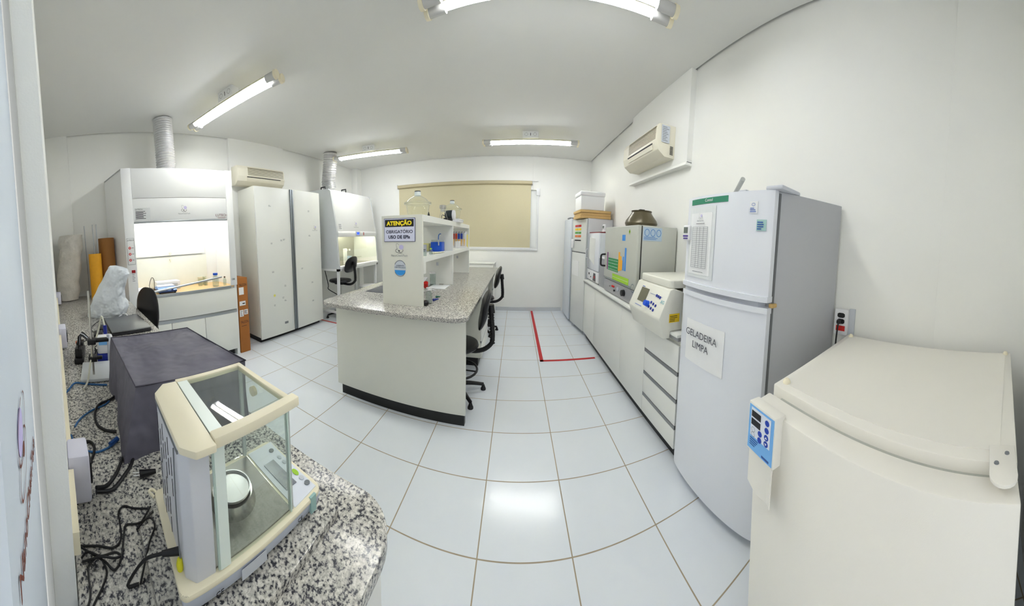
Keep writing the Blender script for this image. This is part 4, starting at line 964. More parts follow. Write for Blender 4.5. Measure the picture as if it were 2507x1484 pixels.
# ================================================================== TALL REFRIGERATOR
NC, FC_, BC, BF = (1.055, .755), (1.035, 1.385), (1.475, 1.33), (1.485, .565)
rf = root('refrigerator', (1.25, 1.0, 0), 'tall white two-door refrigerator with notices on its doors', 'refrigerator')
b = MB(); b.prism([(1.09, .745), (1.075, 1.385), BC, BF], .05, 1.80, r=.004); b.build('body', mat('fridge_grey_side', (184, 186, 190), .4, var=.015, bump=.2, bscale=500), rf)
def bow(x_near, x_far, back_near, back_far, dep=.035, n=36):
    p0, p1 = V3(x_near), V3(x_far); d = (p1 - p0); nrm = V3((-abs(d.y), 0)).normalized() if False else V3((-1, 0))
    front = []
    for i in range(n + 1):
        t = i / n; q = p0.lerp(p1, t); bulge = dep * (1 - (2 * t - 1) ** 2) ** .8
        front.append((q.x - bulge, q.y))
    return front + [back_far, back_near]
NCv, FCv = (1.055, .745), (1.03, 1.39)
bn_, bf_ = (1.086, .745), (1.07, 1.388)
dl = MB().prism(bow(NCv, FCv, bn_, bf_), .05, 1.215).build('lower_door', ENAM, rf)
du2 = MB().prism(bow(NCv, FCv, bn_, bf_), 1.268, 1.80).build('upper_door', ENAM, rf)
# handle recess between the doors
MB().prism([(1.05, .80), (1.02, 1.36), (1.07, 1.37), (1.085, .78)], 1.215, 1.275).build('handle_recess', mat('recess_grey', (196, 200, 206), .4), rf)
b = MB(); b.prism(bow((1.045, .742), (1.02, 1.392), (1.0865, .742), (1.071, 1.392), .04), 1.252, 1.28); b.build('handle_lip', ENAM, du2)
b = MB(); b.prism(bow((1.05, .742), (1.025, 1.392), (1.0865, .742), (1.071, 1.392), .038), 1.195, 1.225); b.build('handle_lip', ENAM, dl)
MB().prism([(1.088, .743), (1.10, .739), (1.10, .742), (1.088, .746)], .06, 1.79).build('door_seal', mat('seal_grey', (110, 112, 114), .6), rf, smooth=False)
MB().box((1.045, .70, 1.80), (1.22, .80, 1.822), .008).build('hinge_cover', PLG, rf)
MB().box((1.07, .725, 1.225), (1.11, .75, 1.245), .004).build('middle_hinge', WOOD, rf)
def fp(t, z, h=.0):
    """point on the bowed door front: t 0 near .. 1 far"""
    q = V3(NCv).lerp(V3(FCv), t); return V3((q.x - .035 * max(0, (1 - (2 * t - 1) ** 2)) ** .8 - h, q.y, z))
def bowed_sheet(t0, t1, z0, z1, h, m, name, parent, n=8, sag=0.):
    b = MB()
    for i in range(n):
        a, c = t0 + (t1 - t0) * i / n, t0 + (t1 - t0) * (i + 1) / n
        b.slab([fp(a, z0 + sag * (i / n), h), fp(c, z0 + sag * ((i + 1) / n), h), fp(c, z1, h), fp(a, z1, h)], (-1, 0, 0), .0012)
    return b.build(name, m, parent, smooth=False)
# 1.0 = far (image left), 0 = near
bowed_sheet(.42, .92, 1.752, 1.785, .001, mat('brand_green', (36, 130, 98), .4), 'green_badge', du2)
PF = Plane(fp(.65, 1.77, .0035), fp(.55, 1.77) - fp(.75, 1.77), (0, 0, 1))
PF.text('Consul', 0, 0, .024, PAPER, du2)
sl = bowed_sheet(.55, .94, 1.315, 1.735, .002, mat('document_sleeve', (216, 220, 222), .3), 'document_sleeve', du2)
bowed_sheet(.59, .91, 1.335, 1.70, .0035, PAPER, 'table_sheet', sl)
PF = Plane(fp(.75, 1.5, .0075), fp(.60, 1.5) - fp(.90, 1.5), (0, 0, 1))
b = MB()
for k in range(22): PF.rect(b, -.075, -.125 + .0115 * k, .075, -.1235 + .0115 * k)
for a in (-.075, -.03, .0, .035, .074): PF.rect(b, a, -.125, a + .0015, .118)
PF.rect(b, -.04, .135, .04, .139); PF.rect(b, -.05, -.15, .05, -.147); b.build('table_lines', GINK, sl, smooth=False)
PF.logo(0, .175, .035, sl, GINK)
bowed_sheet(.13, .20, 1.685, 1.745, .002, PAPER, 'sticker', du2, 2)
bowed_sheet(.05, .13, 1.60, 1.655, .002, mat('pale_green_label', (170, 206, 200), .5), 'sticker', du2, 2)
PF = Plane(fp(.165, 1.715, .0045), fp(.05, 1.7) - fp(.28, 1.7), (0, 0, 1))
b = MB(); PF.lines(b, -.018, -.025, .018, .0, 3, .004); PF.ring(b, 0, .014, .01, .008, 0, .002); b.build('small_print', mat('print_blue', (90, 120, 190), .5), du2)
b = MB(); PF2 = Plane(fp(.09, 1.625, .006), fp(.03, 1.62) - fp(.16, 1.62), (0, 0, 1)); PF2.lines(b, -.02, -.022, .02, .022, 4, .005); b.build('small_print', mat('print_blue2', (50, 90, 170), .5), du2)
nt_ = bowed_sheet(.36, .88, .80, 1.055, .002, PAPER, 'paper_notice', dl)
PF = Plane(fp(.64, .96, .009), fp(.45, .96) - fp(.80, .96), V3((0, 0, 1)))
PF.text('GELADEIRA', 0, .02, .058, mat('notice_ink', (84, 86, 92), .6), nt_, sx=.93); PF.text('LIMPA', .0, -.045, .058, mat('notice_ink', (84, 86, 92), .6), nt_, sx=.93)
[MB().cyl((x, y, 0), (x, y, .052), .018, n=10).build('foot', BLACK, rf) for x, y in ((1.12, .80), (1.45, .62), (1.11, 1.33), (1.44, 1.28))]
tm = root('timer_thermometer', fp(.98, 1.58), 'small white digital thermometer stuck on the refrigerator door edge', 'thermometer')
P = Plane(fp(.93, 1.535, .002), V3((0, -1, 0)), (0, 0, 1))
b = MB(); P.box(b, -.045, -.0, .02, .095, 0, .022, .008, 3); b.build('body', PLW, tm)
b = MB(); P.rect(b, -.037, .045, .004, .082, .0235, .001); b.build('display', LCD, tm)
b = MB(); P.rect(b, -.042, .022, .010, .032, .0235, .001); P.rect(b, -.038, .008, .008, .016, .0235, .001); b.build('buttons', mat('purple_plastic', (80, 60, 140), .4), tm)
pk = root('plastic_tube', (1.15, 1.1, 1.80), 'clear plastic tube propped up on top of the refrigerator', 'plastic tube')
b = MB(); b.cyl((1.24, 1.22, 1.812), (1.13, 1.03, 1.90), .014, n=14); b.build('tube', mat('clear_grey_plastic', (196, 198, 194), .3, alpha=.75), pk); MB().box((1.15, 1.02, 1.80), (1.20, 1.08, 1.845), .004).build('prop', PLG, pk)
# wall socket
so = root('wall_socket', (1.49, .5, 1.1), 'white surface socket with red mark on the right wall behind the refrigerator', 'socket')
P = Plane((XR, .555, 1.045), (0, -1, 0), (0, 0, 1))
b = MB(); P.box(b, 0, 0, .085, .15, 0, .03, .006); b.build('housing', PLW, so)
P = Plane((XR - .030, .555, 1.045), (0, -1, 0), (0, 0, 1))
for z in (.115, .08):
    b = MB(); b.slab([P.p(.02, z - .008), P.p(.03, z - .014), P.p(.055, z - .014), P.p(.065, z - .008), P.p(.065, z + .008), P.p(.055, z + .014), P.p(.03, z + .014), P.p(.02, z + .008)], P.n, .002); b.build('outlet', BLACK, so)
b = MB(); P.rect(b, .015, .025, .07, .055, .002, .0015); b.build('red_mark', REDP, so)
MB().box((1.44, .505, 1.115), (1.468, .53, 1.135), .004).build('plug', BLACK, so)
b = MB(); b.tube([(1.445, .518, 1.12), (1.435, .52, 1.05), (1.44, .525, .9), (1.45, .53, .5), (1.45, .53, .05)], .005); b.build('power_cord', BLACK, so)
b = MB(); b.box((1.49, .435, 1.05), (1.5, .47, 1.2)); b.build('back_box', PLG, so)

# ================================================================== NEAR FREEZER
fz = root('under_counter_freezer', (1.0, .0, 0), 'off-white laboratory refrigerator with blue keypad and flat top beside the camera', 'refrigerator')
FL, FR, BR, BL = V3((.66, .485)), V3((.517, -.206)), V3((1.37, -.43)), V3((1.46, .458))
fd = (FL - FR).normalized(); bd = V3((fd.y, -fd.x))   # along front, into depth
g0, g1 = FL + bd * .07, FR + bd * .07
FTZ = 1.06
lowL = V3((.665, .452))
b = MB(); b.prism([FR, lowL, V3((.725, .448)), g1], .06, FTZ - .02, r=.006, top=[FR, FL, FL.lerp(BL, .09), g1]); fdoor = b.build('door', OFFW, fz)
b = MB(); b.prism([FR + bd * .085, V3((.745, .45)), BL, BR], .03, FTZ, r=.005, top=[FR + bd * .085, FL.lerp(BL, .115), BL, BR]); b.build('body', OFFW, fz)
MB().prism([FR + bd * .068 + fd * .02, V3((.724, .44)), V3((.75, .44)), FR + bd * .088 + fd * .02], .06, FTZ - .03).build('gasket', mat('seal_light', (176, 178, 170), .6), fz, smooth=False)
b = MB(); b.prism([FR + bd * .125 + fd * .04, FL.lerp(BL, .16) - fd * .02, BL - fd * .03 - bd * .02, BR + fd * .03 - bd * .02], FTZ, FTZ + .0015); b.build('top_sheet', OFFW, fz, smooth=False)
for c in (FL.lerp(BL, .165) - fd * .03, BL - fd * .035 - bd * .03, BR + fd * .03 - bd * .03):
    MB().lathe([(.013, 0), (.013, .006), (.010, .012), (.006, .016), (0, .017)], (c.x, c.y, FTZ)).build('top_button', CREAM, fz)
# hinge plate
hq = [(0, .0), (.068, .0)] + [(.034 + .034 * math.cos(a * PI / 8), -.075 - .03 * math.sin(a * PI / 8)) for a in range(9)]
hpts = [FR + fd * (.004 + a) + bd * (.135 + c) for a, c in [(0, 0), (.062, 0)] + [(.031 + .031 * math.cos(k * PI / 8), -.095 - .03 * math.sin(k * PI / 8)) for k in range(9)]]
hg = MB().prism([(p.x, p.y) for p in hpts], FTZ, FTZ + .008, r=.002).build('hinge_plate', OFFW, fz)
for a, c in ((.020, .105), (.046, .072)):
    p = FR + fd * (.004 + a) + bd * (c + .0); t = MB().lathe([(.006, 0), (.0055, .002), (0, .0022)], (p.x, p.y, FTZ + .008)).build('screw', GREYG, hg)
# control panel on the door front (u from FL towards FR)
P = Plane((FL.x, FL.y, 0), (-fd.x, -fd.y, 0), (0, 0, 1))
cpf = MB(); P.box(cpf, .004, .908, .120, 1.052, -.01, .028, .003); cpf = cpf.build('control_panel', OFFW, fz)
P2 = Plane(P.p(.0063, .086, .0282), P.u, P.v * 1); P2.u = P2.u * .90; P2.v = P2.v * .912
b = MB(); P2.rect(b, .003, .908, .121, 1.052); b.build('blue_foil', LBL, cpf)
b = MB(); P2.rect(b, .014, .955, .108, 1.046, .002, .0008); b.build('key_field', mat('keyfield_white', (222, 226, 236), .4), cpf)
b = MB(); P2.rect(b, .018, 1.018, .062, 1.038, .003, .0008); P2.rect(b, .018, .992, .062, 1.012, .003, .0008); b.build('display', BLACK, cpf)
b = MB()
for a, z in ((.092, 1.030), (.092, 1.007), (.092, .985), (.092, .965), (.062, .980), (.062, .960)): P2.disc(b, a, z, .0095, .003, .0008, 18, .009)
b.build('round_keys', mat('key_blue', (24, 62, 170), .4), cpf)
b = MB()
for a, z in ((.030, .978), (.030, .962)): P2.ring(b, a, z, .009, .008, 0, .0012, .0032)
b.build('ring_keys', GREYG, cpf)
b = MB()
b.poly([P2.p(.087, .982, .0036), P2.p(.097, .982, .0036), P2.p(.092, .989, .0036)]); b.poly([P2.p(.087, .968, .0036), P2.p(.097, .968, .0036), P2.p(.092, .961, .0036)]); b.build('arrow_marks', PAPER, cpf, smooth=False)
b = MB(); P2.lines(b, .015, .922, .06, .950, 4, .0025, .002); P2.rect(b, .075, .913, .108, .919, .002); b.build('small_print', mat('print_navy', (40, 80, 150), .4), cpf)
b = MB(); 
b.slab([P.p(.004, .910, 0), P.p(.10, .910, 0), P.p(.085, .79, 0), P.p(.045, .782, 0), P.p(.006, .80, 0)], P.n, .016)
hn = 8
for k in range(hn):
    a0, a1 = k / hn, (k + 1) / hn; q = lambda t: (.085 + .035 * t, .016 + .016 * t * t)
    (u0, h0), (u1, h1) = q(a0), q(a1); top = .908; bt = lambda t: .79 + .012 * t
    b.slab([P.p(u0, top, h0 - .004), P.p(u1, top, h1 - .004), P.p(u1 + .0, bt(a1) - .002, h1 - .004), P.p(u0, bt(a0) - .002, h0 - .004)], P.n, .004)
b.build('pull_handle', OFFW, fz, smooth=False)
[MB().cyl((x, y, 0), (x, y, .062), .02, n=10).build('foot', BLACK, fz) for x, y in ((.74, .40), (1.40, .40), (.66, -.16), (1.28, -.36))]
tag(MB().box((.77, .56, 0), (.83, .60, .03), .006).build('yellow_block', mat('yellow_plastic', (236, 190, 30), .5)), 'small yellow block on the floor at the foot of the nearest appliance', 'block')

# ================================================================== NEAR-LEFT COUNTER
NZ = .93
b = MB()
wl = lambda x: -.0765 + (x + .443) * ((-.600 + .0765) / (-3.66 + .443)) + .003
pts = [(-.385, wl(-.385) - .002), (-.225, wl(-.385) - .002)]
pts += [(-.225 - .10 + .10 * math.cos(a), .385 + .095 * math.sin(a)) for a in [k * PI / 16 for k in range(9)]]
pts += [(-1.9, .395), (-3.085, .325), (-3.59, .16), (-3.59, wl(-3.59) - .002)]
b.prism(pts, NZ - .035, NZ, r=.005)
tag(b.build('granite_counter', GRANITE), 'grey granite counter along the near wall under the balance', 'worktop')
nc = root('counter_cabinet', (-1.8, .1, 0), 'white cabinet under the near granite counter', 'cabinet')
MB().prism([(-.26, .0), (-.26, .44), (-1.9, .36), (-2.08, .352), (-2.08, -.28), (-.8, -.08)], .1, NZ - .036).build('carcass', LAM, nc, smooth=False)
MB().prism([(-.30, .03), (-.30, .40), (-1.9, .32), (-2.06, .30), (-2.06, -.2), (-.8, -.03)], 0, .1).build('plinth', PLINTH, nc, smooth=False)
for x0, x1 in ((-.27, -.9), (-.905, -1.5), (-1.505, -2.07)):
    yy = lambda x: .441 - (x + .26) * -.0488
    y0 = .44 + (x0 + .26) * .0488; y1 = .44 + (x1 + .26) * .0488
    MB().prism([(x0, y0 + .001), (x1, y1 + .001), (x1, y1 + .016), (x0, y0 + .016)], .105, NZ - .05).build('door', LAM, nc, smooth=False)
bsb = MB().prism([(-.52, .045), (-.315, .06), (-.335, .40), (-.575, .42), (-.585, .20)], NZ, NZ + .02, r=.002)
tag(bsb.build('balance_plinth', GRANITE), 'thin granite slab under the analytical balance', 'stone slab')

# analytical balance
ba = root('analytical_balance', (-.46, .23, .95), 'cream and grey analytical balance with glass draft shield', 'balance')
Z0 = .95
BX0, BX1, BY0, BY1 = -.548, -.363, .085, .305
b = MB(); b.prism([(BX0 + .006, BY0 + .006), (BX1 - .004, BY0 + .004), (BX1 - .006, .372), (BX0 + .006, .386)], Z0 + .008, Z0 + .034, r=.004, top=[(BX0, BY0), (BX1, BY0), (BX1, .378), (BX0, .392)]); b.build('base', mat('blue_grey_plastic', (186, 192, 206), .4), ba)
b = MB(); b.prism(rpoly(BX0 - .002, BY0 - .002, BX1 + .002, .382, (.012, .012, .02, .02)), Z0 + .034, Z0 + .044, r=.003, seg=2); rim = b.build('rim', CREAM, ba)
b = MB(); b.box((BX0 + .012, .145, Z0 + .044), (BX1 - .012, .305, Z0 + .047)); b.build('pan_floor', mat('brushed_steel', (150, 148, 142), .45, .8, var=.06, scale=20), ba, smooth=False)
[MB().cyl((x, y, Z0), (x, y, Z0 + .01), .01, n=12).build('levelling_foot', GREYG, ba) for x in (BX0 + .02, BX1 - .02) for y in (.11, .36)]
b = MB(); b.tube([(BX0 + .003, .092, Z0 + .035), (BX0 - .012, .083, Z0 + .035), (BX0 - .010, .074, Z0 + .035), (BX0 + .006, .082, Z0 + .035)], .003); b.build('lug', CREAM, ba)
# rear tower
TH = 1.22
b = MB(); b.prism([(BX0 + .022, .098), (BX1 - .022, .098), (BX1 - .008, .112), (BX1 - .008, .145), (BX0 + .008, .145), (BX0 + .008, .112)], Z0 + .04, TH - .012, r=.002); tw = b.build('rear_housing', mat('pale_housing_plastic', (210, 212, 220), .4), ba)
b = MB()
for r0, x0, x1 in ((1.155, -.525, -.385), (1.06, -.515, -.40)):
    for k in range(7 if r0 > 1.1 else 4):
        x = x0 + k * .019; dz = -.016 if k % 2 else .006
        b.box((x, .0972, r0 + dz - .016), (x + .0016, .0982, r0 + dz + .016)); b.box((x, .0972, r0 + dz - .052), (x + .0016, .0982, r0 + dz - .022))
b.build('vent_slots', INK, tw, smooth=False)
b = MB(); b.box((BX0 + .015, .0965, 1.195), (BX1 - .02, .0985, 1.200)); b.build('cord_channel', GREYG, tw)
# top frame
b = MB()
b.prism([(-.52, .094), (-.365, .096), (-.345, .115), (-.345, .148), (-.55, .148), (-.55, .118)], TH - .012, TH, r=.002)
b.box((-.558, .148, TH - .012), (-.545, .305, TH), .002); b.box((-.372, .148, TH - .014), (-.352, .318, TH + .004), .003); b.box((-.558, .300, TH - .012), (-.362, .312, TH), .002)
b.build('top_frame', CREAM, ba)
MB().box((-.545, .1485, TH - .006), (-.372, .300, TH - .003)).build('top_glass', GLASS, ba, smooth=False)
MB().box((-.545, .150, TH - .003), (-.374, .172, TH - .001)).build('glass_grip', mat('frosted_strip', (236, 244, 238), .3), ba, smooth=False)
MB().box((-.543, .304, Z0 + .046), (-.376, .307, TH - .012)).build('front_glass', GLASS, ba, smooth=False)
MB().box((-.547, .15, Z0 + .046), (-.544, .30, TH - .012)).build('side_door', GLASS, ba, smooth=False)
sd = MB().box((-.372, .150, Z0 + .046), (-.369, .302, TH - .014)).build('side_door', GLASS, ba, smooth=False)
b = MB(); b.box((-.3725, .149, Z0 + .046), (-.3685, .152, TH - .012)); b.box((-.3725, .300, Z0 + .046), (-.3685, .3025, TH - .012)); b.build('glass_edge', mat('green_glass_edge', (206, 226, 216), .2, alpha=.8), sd, smooth=False)
MB().box((-.3735, .152, Z0 + .046), (-.3675, .170, TH - .014)).build('door_stile', mat('frosted_strip2', (236, 246, 240), .3, alpha=.9), ba, smooth=False)
for x in (-.545, -.377): MB().box((x, .300, Z0 + .046), (x + .006, .308, TH - .012)).build('corner_post', mat('clear_post', (200, 208, 204), .2, alpha=.6), ba, smooth=False)
MB().cyl((-.475, .30, TH - .03), (-.475, .292, TH - .03), .010, n=14).build('grip_knob', CREAM, ba)
b = MB(); b.cyl((-.460, .225, Z0 + .047), (-.460, .225, Z0 + .068), .046, .040, n=40); b.build('draft_ring', STEEL, ba)
b = MB(); b.lathe([(.036, 0), (.037, .005), (.0345, .005), (.033, .001), (0, .001)], (-.460, .225, Z0 + .072), n=40); b.build('weighing_pan', mat('pan_steel', (176, 176, 174), .3, .9, var=.04), ba)
b = MB(); b.cyl((-.460, .225, Z0 + .066), (-.460, .225, Z0 + .0715), .006); b.build('pan_post', STEEL, ba)
# display console
b = MB(); b.prism([(BX0 + .004, .311), (BX1 - .004, .311), (BX1 - .006, .376), (BX0 + .006, .384)], Z0 + .036, Z0 + .042, r=.002)
for v in b.bm.verts:
    pass
con = b.build('console', PLW, ba)
P = Plane((BX0, .311, Z0 + .0455), (1, 0, 0), V3((0, 1, -.06)))
# the console slopes: a wedge under the keypad foil
MB().slab([(BX0 + .008, .312, Z0 + .042), (BX1 - .008, .312, Z0 + .042), (BX1 - .010, .372, Z0 + .042), (BX0 + .010, .378, Z0 + .042)], (0, 0, 1), .0035).build('keypad_foil', mat('foil_white', (222, 226, 236), .35), con)
P = Plane((BX1, .345, Z0 + .0458), (-1, 0, 0), (0, -1, 0))
b = MB(); P.rect(b, .045, -.005, .125, .022); b.build('display', mat('dark_lcd', (96, 104, 112), .2), con)
b = MB(); P.disc(b, .150, -.018, .006); P.disc(b, .028, -.020, .006); b.build('grey_keys', GREYG, con)
b = MB(); P.disc(b, .065, -.020, .010, .001, .001, 16, .005); b.build('green_key', LIME, con)
b = MB(); [P.disc(b, .085 + .018 * k, -.020, .006, .001, .001, 14, .004) for k in range(3)]; P.disc(b, .045, -.02, .006, .001, .001, 14, .005); b.build('pale_keys', PLG, con)
b = MB(); b.box((BX1 - .003, .345, Z0 + .012), (BX1 + .0025, .360, Z0 + .0455)); b.build('tape_strip', mat('greenish_tape', (150, 184, 180), .4), ba, smooth=False)
P = Plane((BX1 + .0008, .10, Z0), (0, 1, 0), (0, 0, 1))
b = MB(); P.rect(b, .085, .012, .135, .030, .0015); b.build('side_label', PLG, ba)
P.text('CE', .045, .020, .012, INK, ba, 'marking'); P.text('CE', .215, .026, .010, INK, ba, 'marking')
# cord with plug, and seal tag
b = MB(); b.tube([(-.40, .096, 1.193), (-.398, .0945, 1.15), (-.40, .094, 1.08), (-.398, .095, 1.0)], .0012, n=6); b.build('seal_wire', GREYG, ba)
b = MB(); b.lathe([(0, -.012), (.005, -.008), (.006, 0), (.004, .008), (0, .01)], (-.398, .0935, 1.003), n=12); b.build('yellow_seal', mat('seal_yellow', (226, 220, 40), .5), ba)
b = MB(); b.cyl((-.41, .099, Z0 + .06), (-.42, .070, Z0 + .055), .006, .004, n=12); b.build('power_plug', BLACK, ba)
b = MB(); b.tube([(-.42, .072, Z0 + .055), (-.435, .04, Z0 + .035), (-.445, .01, Z0 - .014), (-.445, .03, NZ + .004)], .0025, n=8); b.build('power_cord', BLACK, ba)

# grey dust cover
dc = MB()
base = [(-1.155, .02), (-.715, .035), (-.735, .45), (-1.155, .40)]; top = [(-1.18, .035), (-.735, .08), (-.735, .435), (-1.18, .39)]
import mathutils
bm = bmesh.new(); N = 14; rings = []
def edgepts(Q, n):
    out = []
    for i in range(4):
        a, c = V3(Q[i]), V3(Q[(i + 1) % 4])
        for k in range(n): out.append(a.lerp(c, k / n))
    return out
HC = 1.125
for j in range(N + 1):
    f = j / N; z = NZ + (HC - NZ) * f; ring = []
    EB, ET = edgepts(base, 16), edgepts(top, 16)
    for k, (p, q) in enumerate(zip(EB, ET)):
        r_ = p.lerp(q, f); c0 = V3((-.95, .22)); d = (r_ - c0).normalized()
        wv = (.007 * math.sin(k * .9 + 2.2 * f) + .010 * (1 - f) * math.sin(k * .53 + 1)) * (1 - f ** 6 * .5)
        ring.append(bm.verts.new((r_.x + d.x * wv, r_.y + d.y * wv, z)))
    rings.append(ring)
n = len(rings[0])
for j in range(N):
    for k in range(n): bm.faces.new((rings[j][k], rings[j][(k + 1) % n], rings[j + 1][(k + 1) % n], rings[j + 1][k]))
prev = rings[-1]
for f in (.15, .35, .55, .75, .92):
    ring = []
    for k, v in enumerate(rings[-1]):
        c0 = V3((-.95, .235, HC)); p = v.co.lerp(c0, f); p.z = HC + .005 * math.sin(p.x * 27 + p.y * 17) - .006 * math.sin(f * PI) + .003 * math.sin(p.y * 43)
        ring.append(bm.verts.new(p))
    for k in range(n): bm.faces.new((prev[k], prev[(k + 1) % n], ring[(k + 1) % n], ring[k]))
    prev = ring
bm.faces.new(prev)
dc._merge(bm)
cv = root('covered_instrument', (-.95, .22, NZ), 'instrument under a dark grey cloth dust cover behind the balance', 'covered instrument')
dco = dc.build('dust_cover', DUST, cv)
b = MB(); b.tube([(*p, HC + .001) for p in [top[0], top[1], top[2], top[3], top[0]]], .0022, n=6, smooth=0); b.build('cover_seam', mat('seam_dark', (62, 60, 72), .7), cv)

# laptop
lp = root('laptop', (-2.0, .17, NZ), 'closed dark grey laptop on the near counter', 'laptop')
M = Matrix.Translation((-2.01, .18, 0)) @ Matrix.Rotation(math.radians(6), 4, 'Z')
MB().box((-.20, -.14, NZ + .002), (.20, .14, NZ + .020), .004, M=M).build('base', mat('laptop_black', (34, 34, 38), .4), lp)
MB().box((-.20, -.14, NZ + .022), (.20, .14, NZ + .032), .004, M=M).build('lid', mat('laptop_lid_grey', (126, 128, 130), .3, .6), lp)
MB().box((-.18, -.144, NZ + .012), (.18, -.136, NZ + .026), .002, M=M).build('hinge', BLACK, lp)
# pad + mouse with cable
tag(MB().box((-2.33, .10, NZ), (-2.215, .30, NZ + .004), .001).build('mouse_pad', BLACK), 'black mouse pad between the bagged device and the laptop', 'mouse pad')
b = MB(); b.tube([(-2.32, .14, NZ + .012), (-2.29, .20, NZ + .03), (-2.24, .22, NZ + .014), (-2.26, .15, NZ + .012), (-2.31, .18, NZ + .02), (-2.30, .13, NZ + .012)], .006); tag(b.build('white_cable', PLW), 'coiled white cable on the black mouse pad', 'cable')
b = MB(); b.tube([(-2.33, .27, NZ + .004), (-2.30, .31, NZ + .006), (-2.2, .325, NZ + .004), (-2.12, .335, NZ + .006)], .004); tag(b.build('thin_black_cable', BLACK), 'thin black cable running past the mouse pad to the laptop', 'cable')
# bagged device
import mathutils.noise as mn
bm = bmesh.new(); bu = V3((.217, .976, 0)); bv = V3((.976, -.217, 0)); bo = V3((-2.45, -.15, 0))
sec = [(.931, .03, .37, .10), (.96, .035, .385, .115), (1.02, .055, .40, .115), (1.10, .085, .385, .11), (1.17, .13, .39, .10), (1.24, .18, .41, .09), (1.30, .215, .435, .08), (1.34, .232, .42, .07), (1.365, .245, .365, .05), (1.378, .26, .33, .025)]
fin = []
for k in range(len(sec) - 1):
    for q in range(5): fin.append([a + (c - a) * q / 5 for a, c in zip(sec[k], sec[k + 1])])
fin.append(sec[-1]); rings = []; NB = 72
for (z, u0, u1, dv) in fin:
    ring = []
    for k in range(NB):
        a = 2 * PI * k / NB; cu_, su_ = math.cos(a), math.sin(a)
        uu = (u0 + u1) / 2 + math.copysign(abs(cu_) ** .75, cu_) * (u1 - u0) / 2; vv = math.copysign(abs(su_) ** .75, su_) * dv
        q = V3((uu * 9 - z * 6, vv * 5, z * 5)); nz_ = mn.noise(q) * .022 + abs(mn.noise(q * 2.3)) * .018 - .006
        if z < .95: nz_ *= .5
        d = (bu * cu_ + bv * su_)
        p = bo + bu * uu + bv * vv + d * nz_; p.z = z + (mn.noise(q * 1.5) * .006 if z > .95 else 0)
        ring.append(bm.verts.new(p))
    rings.append(ring)
for k in range(len(rings) - 1):
    for i_ in range(NB): bm.faces.new((rings[k][i_], rings[k][(i_ + 1) % NB], rings[k + 1][(i_ + 1) % NB], rings[k + 1][i_]))
bm.faces.new(rings[0][::-1]); bm.faces.new(rings[-1])
b = MB(); b._merge(bm)
bg = b.build('bagged_device', BAG)
tag(bg, 'device wrapped in a crumpled white plastic bag on the near counter', 'bagged device')
# rolls in the corner
tag(MB().lathe([(.078, 0), (.078, .56), (.068, .56), (.068, .004)], (-3.28, -.025, NZ), n=28).build('yellow_roll', YROLL), 'yellow roll standing in the counter corner', 'roll')
b = MB(); b.lathe([(.10, 0), (.10, .745), (.092, .745), (.092, 0.003)], (-3.385, .13, NZ), n=32); tag(b.build('brown_roll', BROLL), 'brown cardboard roll standing behind the yellow roll', 'roll')
for k, (y, x) in enumerate(((-.13, -3.40), (-.025, -3.29), (.02, -3.28))):
    o = MB().cyl((x, y, NZ + .005), (x, y - .005, 1.85), .006, n=8)
    o = o.build('thin_rod', ALU); tag(o, ['leftmost', 'middle', 'rightmost'][k] + ' thin metal rod sticking up behind the yellow roll', 'rod', 'thin rods in the corner')
bm = bmesh.new(); bmesh.ops.create_cone(bm, cap_ends=True, segments=40, radius1=.14, radius2=.15, depth=.80)
bmesh.ops.subdivide_edges(bm, edges=[e for e in bm.edges if abs(e.verts[0].co.z - e.verts[1].co.z) > .1], cuts=30)
for v in bm.verts:
    k = mn.noise(v.co * 9) * .022 + mn.noise(v.co * 26) * .008; d = V3((v.co.x, v.co.y, 0)).normalized()
    v.co += d * k; v.co.x *= 1; v.co.y += .05 * math.sin(v.co.z * 3); v.co += V3((-3.37, -.36, NZ + .40 + .01))
b = MB(); b._merge(bm); tag(b.build('bubble_wrap_roll', BUB), 'roll of crumpled clear bubble wrap in the counter corner', 'bubble wrap')
# wall boxes and conduit
def wallpt(x, z, off=0.): return V3((x, wl(x) - .003, z)) - nn * off
wn = -nn
def wall_box(x0, x1, z0, z1, dep, name, label, outlets=True):
    t = root(name, wallpt((x0 + x1) / 2, z0), label, 'socket', 'surface sockets on the near wall')
    P = Plane(wallpt(x0, z0), V3((x1 - x0, wl(x1) - wl(x0), 0)), (0, 0, 1))
    b = MB(); P.box(b, 0, 0, abs(x1 - x0), z1 - z0, 0 if P.n.y > 0 else -dep, dep if P.n.y > 0 else 0, .006); b.build('housing', mat('bluish_white_plastic', (212, 212, 226), .4), t)
    s_ = 1 if P.n.y > 0 else -1
    b = MB(); P.box(b, .015, .03, abs(x1 - x0) - .015, z1 - z0 - .03, min(s_ * dep, s_ * (dep + .006)), max(s_ * dep, s_ * (dep + .006)), .003); b.build('outlet', BLACK, t)
    return t
wall_box(-.665, -.598, .934, 1.045, .050, 'wall_socket', 'bluish white surface socket on the near wall closest to the balance')
wall_box(-1.72, -1.60, .94, 1.06, .045, 'wall_socket', 'white surface socket on the near wall beside the tangled adapters')
wall_box(-3.12, -3.0, .945, 1.075, .05, 'wall_socket', 'furthest white surface socket on the near wall by the bubble wrap')
b = MB()
for x0, x1 in ((-.455, -.592), (-.670, -1.597), (-1.725, -2.997)):
    p0, p1 = wallpt(x0, .985), wallpt(x1, .985); b.prism([p0 + nn * .0, p1, p1 + wn * .012, p0 + wn * .012], .985, 1.025)
cdt = b.build('cable_trunking', CREAM, smooth=False); tag(cdt, 'cream cable trunking along the near wall between the sockets', 'trunking')

